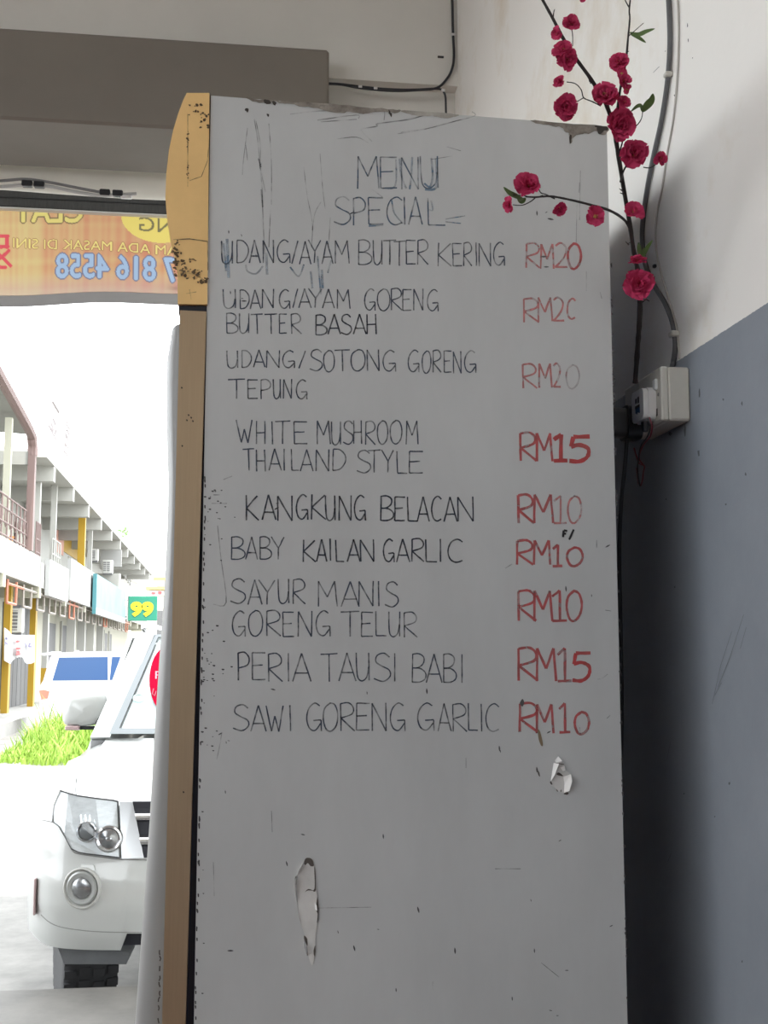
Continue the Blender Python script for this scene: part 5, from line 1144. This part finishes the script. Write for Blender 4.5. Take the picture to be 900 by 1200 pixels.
# signboards along the parapet
def signb(name, label, pxa, pxb, ytop, ybot, X, m, cat_='sign', group=None):
    a = bw(pxa, (ytop[0]+ybot[0])/2, X); b = bw(pxb, (ytop[1]+ybot[1])/2, X)
    z0_ = bw(pxa, ybot[0], X).z; z1_ = bw(pxa, ytop[0], X).z
    t_ = thing(name, label, cat_, (X, (a.y+b.y)/2, z0_), group)
    MB().box(X-.12, X, a.y, b.y, z0_, z1_).build('board', m, t_)
    return t_, a.y, b.y, z0_, z1_
t_, a, b, z0_, z1_ = signb('signboard', 'white signboard with faint grey marks beside the brown-railed balcony', 58, 80, (655, 664), (698, 708), XO+.14, mat('signboard_white', (.38, .38, .37), .5))
mb = MB()
for k, (u, v) in enumerate(((.45, .86), (.52, .76), (.60, .80), (.56, .68), (.66, .62))): mb.box(XO+.139, XO+.145, a+(b-a)*u, a+(b-a)*(u+.06), z0_+(z1_-z0_)*v, z0_+(z1_-z0_)*(v+.06))
for k in range(6): mb.box(XO+.139, XO+.145, a+(b-a)*(.3+.1*k), a+(b-a)*(.36+.1*k), z0_+(z1_-z0_)*(.10), z0_+(z1_-z0_)*(.15 + .04*(k % 2)))
mb.build('lettering', mat('sign_grey', (.25, .25, .24), .6), t_)
t_, a, b, z0_, z1_ = signb('signboard', 'blank white signboard hung next to the teal one', 83, 111, (654, 667), (703, 714), XO+.10, MATS['signboard_white'])
mb = MB(); mb.box(XO+.099, XO+.105, a+(b-a)*.12, a+(b-a)*.3, z0_+(z1_-z0_)*.28, z0_+(z1_-z0_)*.34); mb.build('lettering', MATS['sign_grey'], t_)
t_, a, b, z0_, z1_ = signb('signboard', 'teal and white shop signboard on the shophouse balcony', 113, 147, (672, 690), (719, 728), XO+.30, mat('sign_teal', (.045, .17, .19), .5, col2=(.12, .24, .26), scale=.5))
MB().box(XO+.19, XO+.31, a, b, z0_-.02, z0_+.22).build('lower_band', MATS['signboard_white'], t_)
MB().box(XO+.17, XO+.31, a-.1, a, z0_-.02, z1_).build('end_panel', mat('sign_teal_dark', (.04, .15, .17), .5), t_)
# 99 sign
p0, p1, p2 = onY(150.5, 698.5, 62), onY(184.5, 698.5, 62), onY(150.5, 727.5, 62)
sg = thing('projecting_sign', 'green square sign with yellow 99 sticking out from the shophouses', 'sign', (p0.x, 62, p2.z))
MB().rbox(p0.x, p1.x, 62, 62.15, p2.z, p0.z, .02).build('board', mat('sign_green', (.015, .19, .12), .6), sg)
MB().box(p0.x-.06, p0.x, 61.98, 62.17, p2.z-.05, p0.z+.05).build('frame', MATS['signboard_white'], sg)
mb = MB(); text_on(mb, '99', lambda a, b: (p0.x + (p1.x-p0.x)*(.08 + .80*a), 61.97, p2.z + (p0.z-p2.z)*(.16 + .62*b)), .06); mb.build('lettering', mat('sign_yellow', (.50, .44, .012), .6), sg)
for z in (p0.z-.2, p2.z+.2): MB().tube([(p0.x, 62.08, z), (XO-.05, 62.08, z)], .03, 6).build('bracket', M_brn, sg)
# yellow striped shop front closing the street
q0, q1 = onY(171, 676, 104), onY(290, 676, 104)
def zz(py): return onY(180, py, 104).z
eb = thing('end_shop', 'pale building with a yellow and white striped fascia closing the street', 'building', ((q0.x+q1.x)/2, 106, STREET))
MB().box(q0.x, q1.x+6, 104.4, 112, STREET, zz(690)).build('wall', mat('end_wall_cream', (.66, .62, .52), .7), eb)
for a, b, m in ((676, 680.5, mat('fascia_yellow', (.62, .42, .10), .6)), (680.5, 687, MATS['signboard_white']), (687, 691, MATS['fascia_yellow'])): MB().box(q0.x, q1.x+6, 104, 104.4, zz(b), zz(a)).build('fascia_band', m, eb)
mb = MB()
for k in range(14): mb.box(q0.x+.5+k*.55, q0.x+.8+k*.55, 103.96, 104.4, zz(696), zz(694) + .08*(k % 3))
mb.build('lettering', mat('sign_red', (.5, .06, .06), .6), eb)
MB().box(q0.x+.3, q1.x+6, 104.1, 104.4, zz(698), zz(692)).build('sign_panel', MATS['signboard_white'], eb)
for k in range(4): MB().box(q0.x+1+k*2.6, q0.x+2.6+k*2.6, 104.3, 104.45, STREET, zz(715)).build('shop_door', M_dkd, eb)
# air conditioners
def aircon(label, px0, px1, py0, py1, X, group=None):
    a, b = bw(px0, (py0+py1)/2, X), bw(px1, (py0+py1)/2, X); z1_, z0_ = bw(px0, py0, X).z, bw(px0, py1, X).z
    t_ = thing('air_conditioner', label, 'air conditioner', (X, (a.y+b.y)/2, z0_), group)
    return t_, a, b, z0_, z1_
def ac(label, px, py, Y, w_, h, X=None):
    c = onY(px, py, Y); t_ = thing('air_conditioner', label, 'air conditioner', (c.x, Y, c.z-h/2))
    MB().rbox(c.x-w_/2, c.x+w_/2, Y, Y+.32, c.z-h/2, c.z+h/2, .02).build('casing', mat('ac_casing', (.60, .60, .57), .5), t_)
    MB().box(c.x-w_*.42, c.x+w_*.22, Y-.01, Y+.01, c.z-h*.40, c.z+h*.40).build('fan_grille', mat('ac_dark', (.16, .16, .16), .6), t_)
    for k in range(6): MB().box(c.x-w_*.42, c.x+w_*.22, Y-.022, Y-.008, c.z-h*.36+k*h*.14, c.z-h*.32+k*h*.14).build('slat', MATS['ac_casing'], t_)
    MB().box(c.x-w_*.44, c.x+w_*.44, Y+.05, Y+.28, c.z-h/2-.06, c.z-h/2).build('bracket', MATS['ac_dark'], t_)
    MB().box(c.x-w_*.12, c.x-w_*.08, Y-.026, Y-.008, c.z-h*.4, c.z+h*.4).build('slat', MATS['ac_casing'], t_)
    return t_
ac('white air conditioner above the cloth banner between yellow pillars', 16, 727, 33.2, .46, .66)
ac('air conditioner high on the shophouse balcony under the roof beams', 109, 650, 52, .42, .50)
ac('air conditioner on the shophouse balcony by the teal signboard', 126, 664, 55, .46, .60)
p = onY(118, 644, 56); q = onY(142, 664, 56); MB().box(p.x, q.x, 56, 56.2, q.z, p.z).build('wall_panel', mat('grey_wall_panel', (.34, .34, .33), .7), sh_)
p = onY(117, 672, 55.5); MB().box(p.x-.3, p.x+.9, 55.4, 56, zp1-.3, p.z).build('ac_ledge', M_bw, sh_)
# screen blocks further on
for i in range(8):
    for j in range(5):
        p = onY(144.5 + i*2.0, 648 + j*6.5 + i*3.0, 74 + i*1.5); MB().box(p.x-.06, p.x+.02, p.y, p.y+.9, p.z, p.z+.22).build('screen_block', mat('screen_grey', (.42, .42, .41), .7), sh_)
# cloth banner with Chinese-style lettering between the pillars
cb = thing('cloth_banner', 'white cloth banner with dark and red lettering tied between yellow pillars', 'banner', onX(22, 777, XP+.28))
def cbp(u, v): 
    px = 5 + 34*u; top = 738 + 6*math.sin(min(1, u*2.2)*1.57)*1 - (0 if u > .15 else (.15-u)*18); bot = 774 + 4*math.sin(u*9) 
    p = onX(px, top + (bot-top)*v, XP+.28); return (XP+.28 + .04*math.sin(u*14), p.y, p.z)
MB().sheet(cbp, 20, 6, (-.006, 0, 0)).build('cloth', mat('cloth_white', (.40, .40, .40), .8), cb, True)
def cbs(px, py, off=.06): return onX(px, py, XP+.28+off)
for m, strokes_ in ((mat('ink_purple', (.14, .12, .22), .7), ([(7, 746), (8.5, 752)], [(6, 753), (9, 755)], [(8, 757), (7.5, 760)], [(13, 751.5), (12.6, 760)], [(29, 753), (31, 758)], [(35, 753), (34, 760)], [(33, 757), (37, 758)], [(34.5, 760), (35.5, 764)], [(6.2, 748), (8.8, 748.5)], [(33.5, 755), (36, 754.5)])), (mat('ink_red', (.60, .06, .06), .7), ([(20.5, 750), (20.8, 757)], [(19, 752), (23, 751.5)], [(19, 760), (24, 760)], [(19.5, 764), (23.5, 764)], [(21.5, 759), (21.5, 766)], [(19, 766.5), (24, 766.5)])), (mat('ink_black', (.03, .03, .03), .7), ([(18.5, 770.5), (19.2, 771.5)], [(21.5, 770), (23, 771.5)]))):
    for pl in strokes_: MB().ribbon([cbs(*p) for p in pl], .05, Vector((1, 0, 0)), .0).build('lettering', m, cb)
# rooftop aerials
def aerial(label, mast, boom, els, Y):
    t_ = thing('rooftop_aerial', label, 'aerial', onY(*mast[1], Y)); m = mat('aerial_steel', (.22, .20, .20), .4, metal=.5)
    MB().tube([onY(*mast[0], Y), Vector((onY(*mast[0], Y).x, Y, ze1))], .012, 5).build('mast', m, t_)
    MB().tube([onY(*boom[0], Y), onY(*boom[1], Y+.6)], .05, 5).build('boom', m, t_)
    for k, (a, b) in enumerate(els): MB().tube([onY(*a, Y+.1*k), onY(*b, Y+.1*k)], .042, 5).build('element', m, t_)
aerial('thin rooftop aerial with a long diagonal arm above the shophouses', ((66, 517), (66, 540)), ((61, 470), (69, 483.5)), [((64.5, 485), (68.5, 500)), ((62, 490), (65, 498)), ((60, 496), (63, 505)), ((57, 498), (67, 517)), ((64, 510), (66, 503))], 44)
aerial('thin rooftop aerial with short rungs above the shophouses', ((78, 534), (78, 545)), ((78, 495), (85, 492)), [((77, 496), (82, 503)), ((77.5, 503), (82, 510)), ((76.5, 508), (81, 518)), ((76, 519), (80, 525)), ((75.5, 529), (79.5, 534)), ((77, 510), (75.5, 531))], 47)
# plant on the roof edge
pt = onY(143, 629, 68); pl = thing('rooftop_plant', 'small leafy green plant growing at the shophouse roof edge', 'plant', pt)
MB().tube([pt - Vector((0, 0, .6)), pt, onY(146, 620, 68)], .02, 5).build('stem', M_brn, pl)
RP = random.Random(6)
for k in range(26):
    c = onY(RP.uniform(139, 151), RP.uniform(615.5, 629), 68); a = Vector((RP.uniform(-1, 1), RP.uniform(-.4, .4), RP.uniform(-1, 1)))*.12; b = Vector((-a.z, .03, a.x))*.5
    MB().add([c-a, c+b, c+a, c-b, c-a+Vector((0, .01, 0)), c+b+Vector((0, .01, 0)), c+a+Vector((0, .01, 0)), c-b+Vector((0, .01, 0))], [(0, 1, 2, 3), (7, 6, 5, 4)]).build('leaf', mat('plant_green', (.12, .24, .07), .6), pl)

for o in list(bpy.data.objects):
    if '_o' in o: del o['_o']
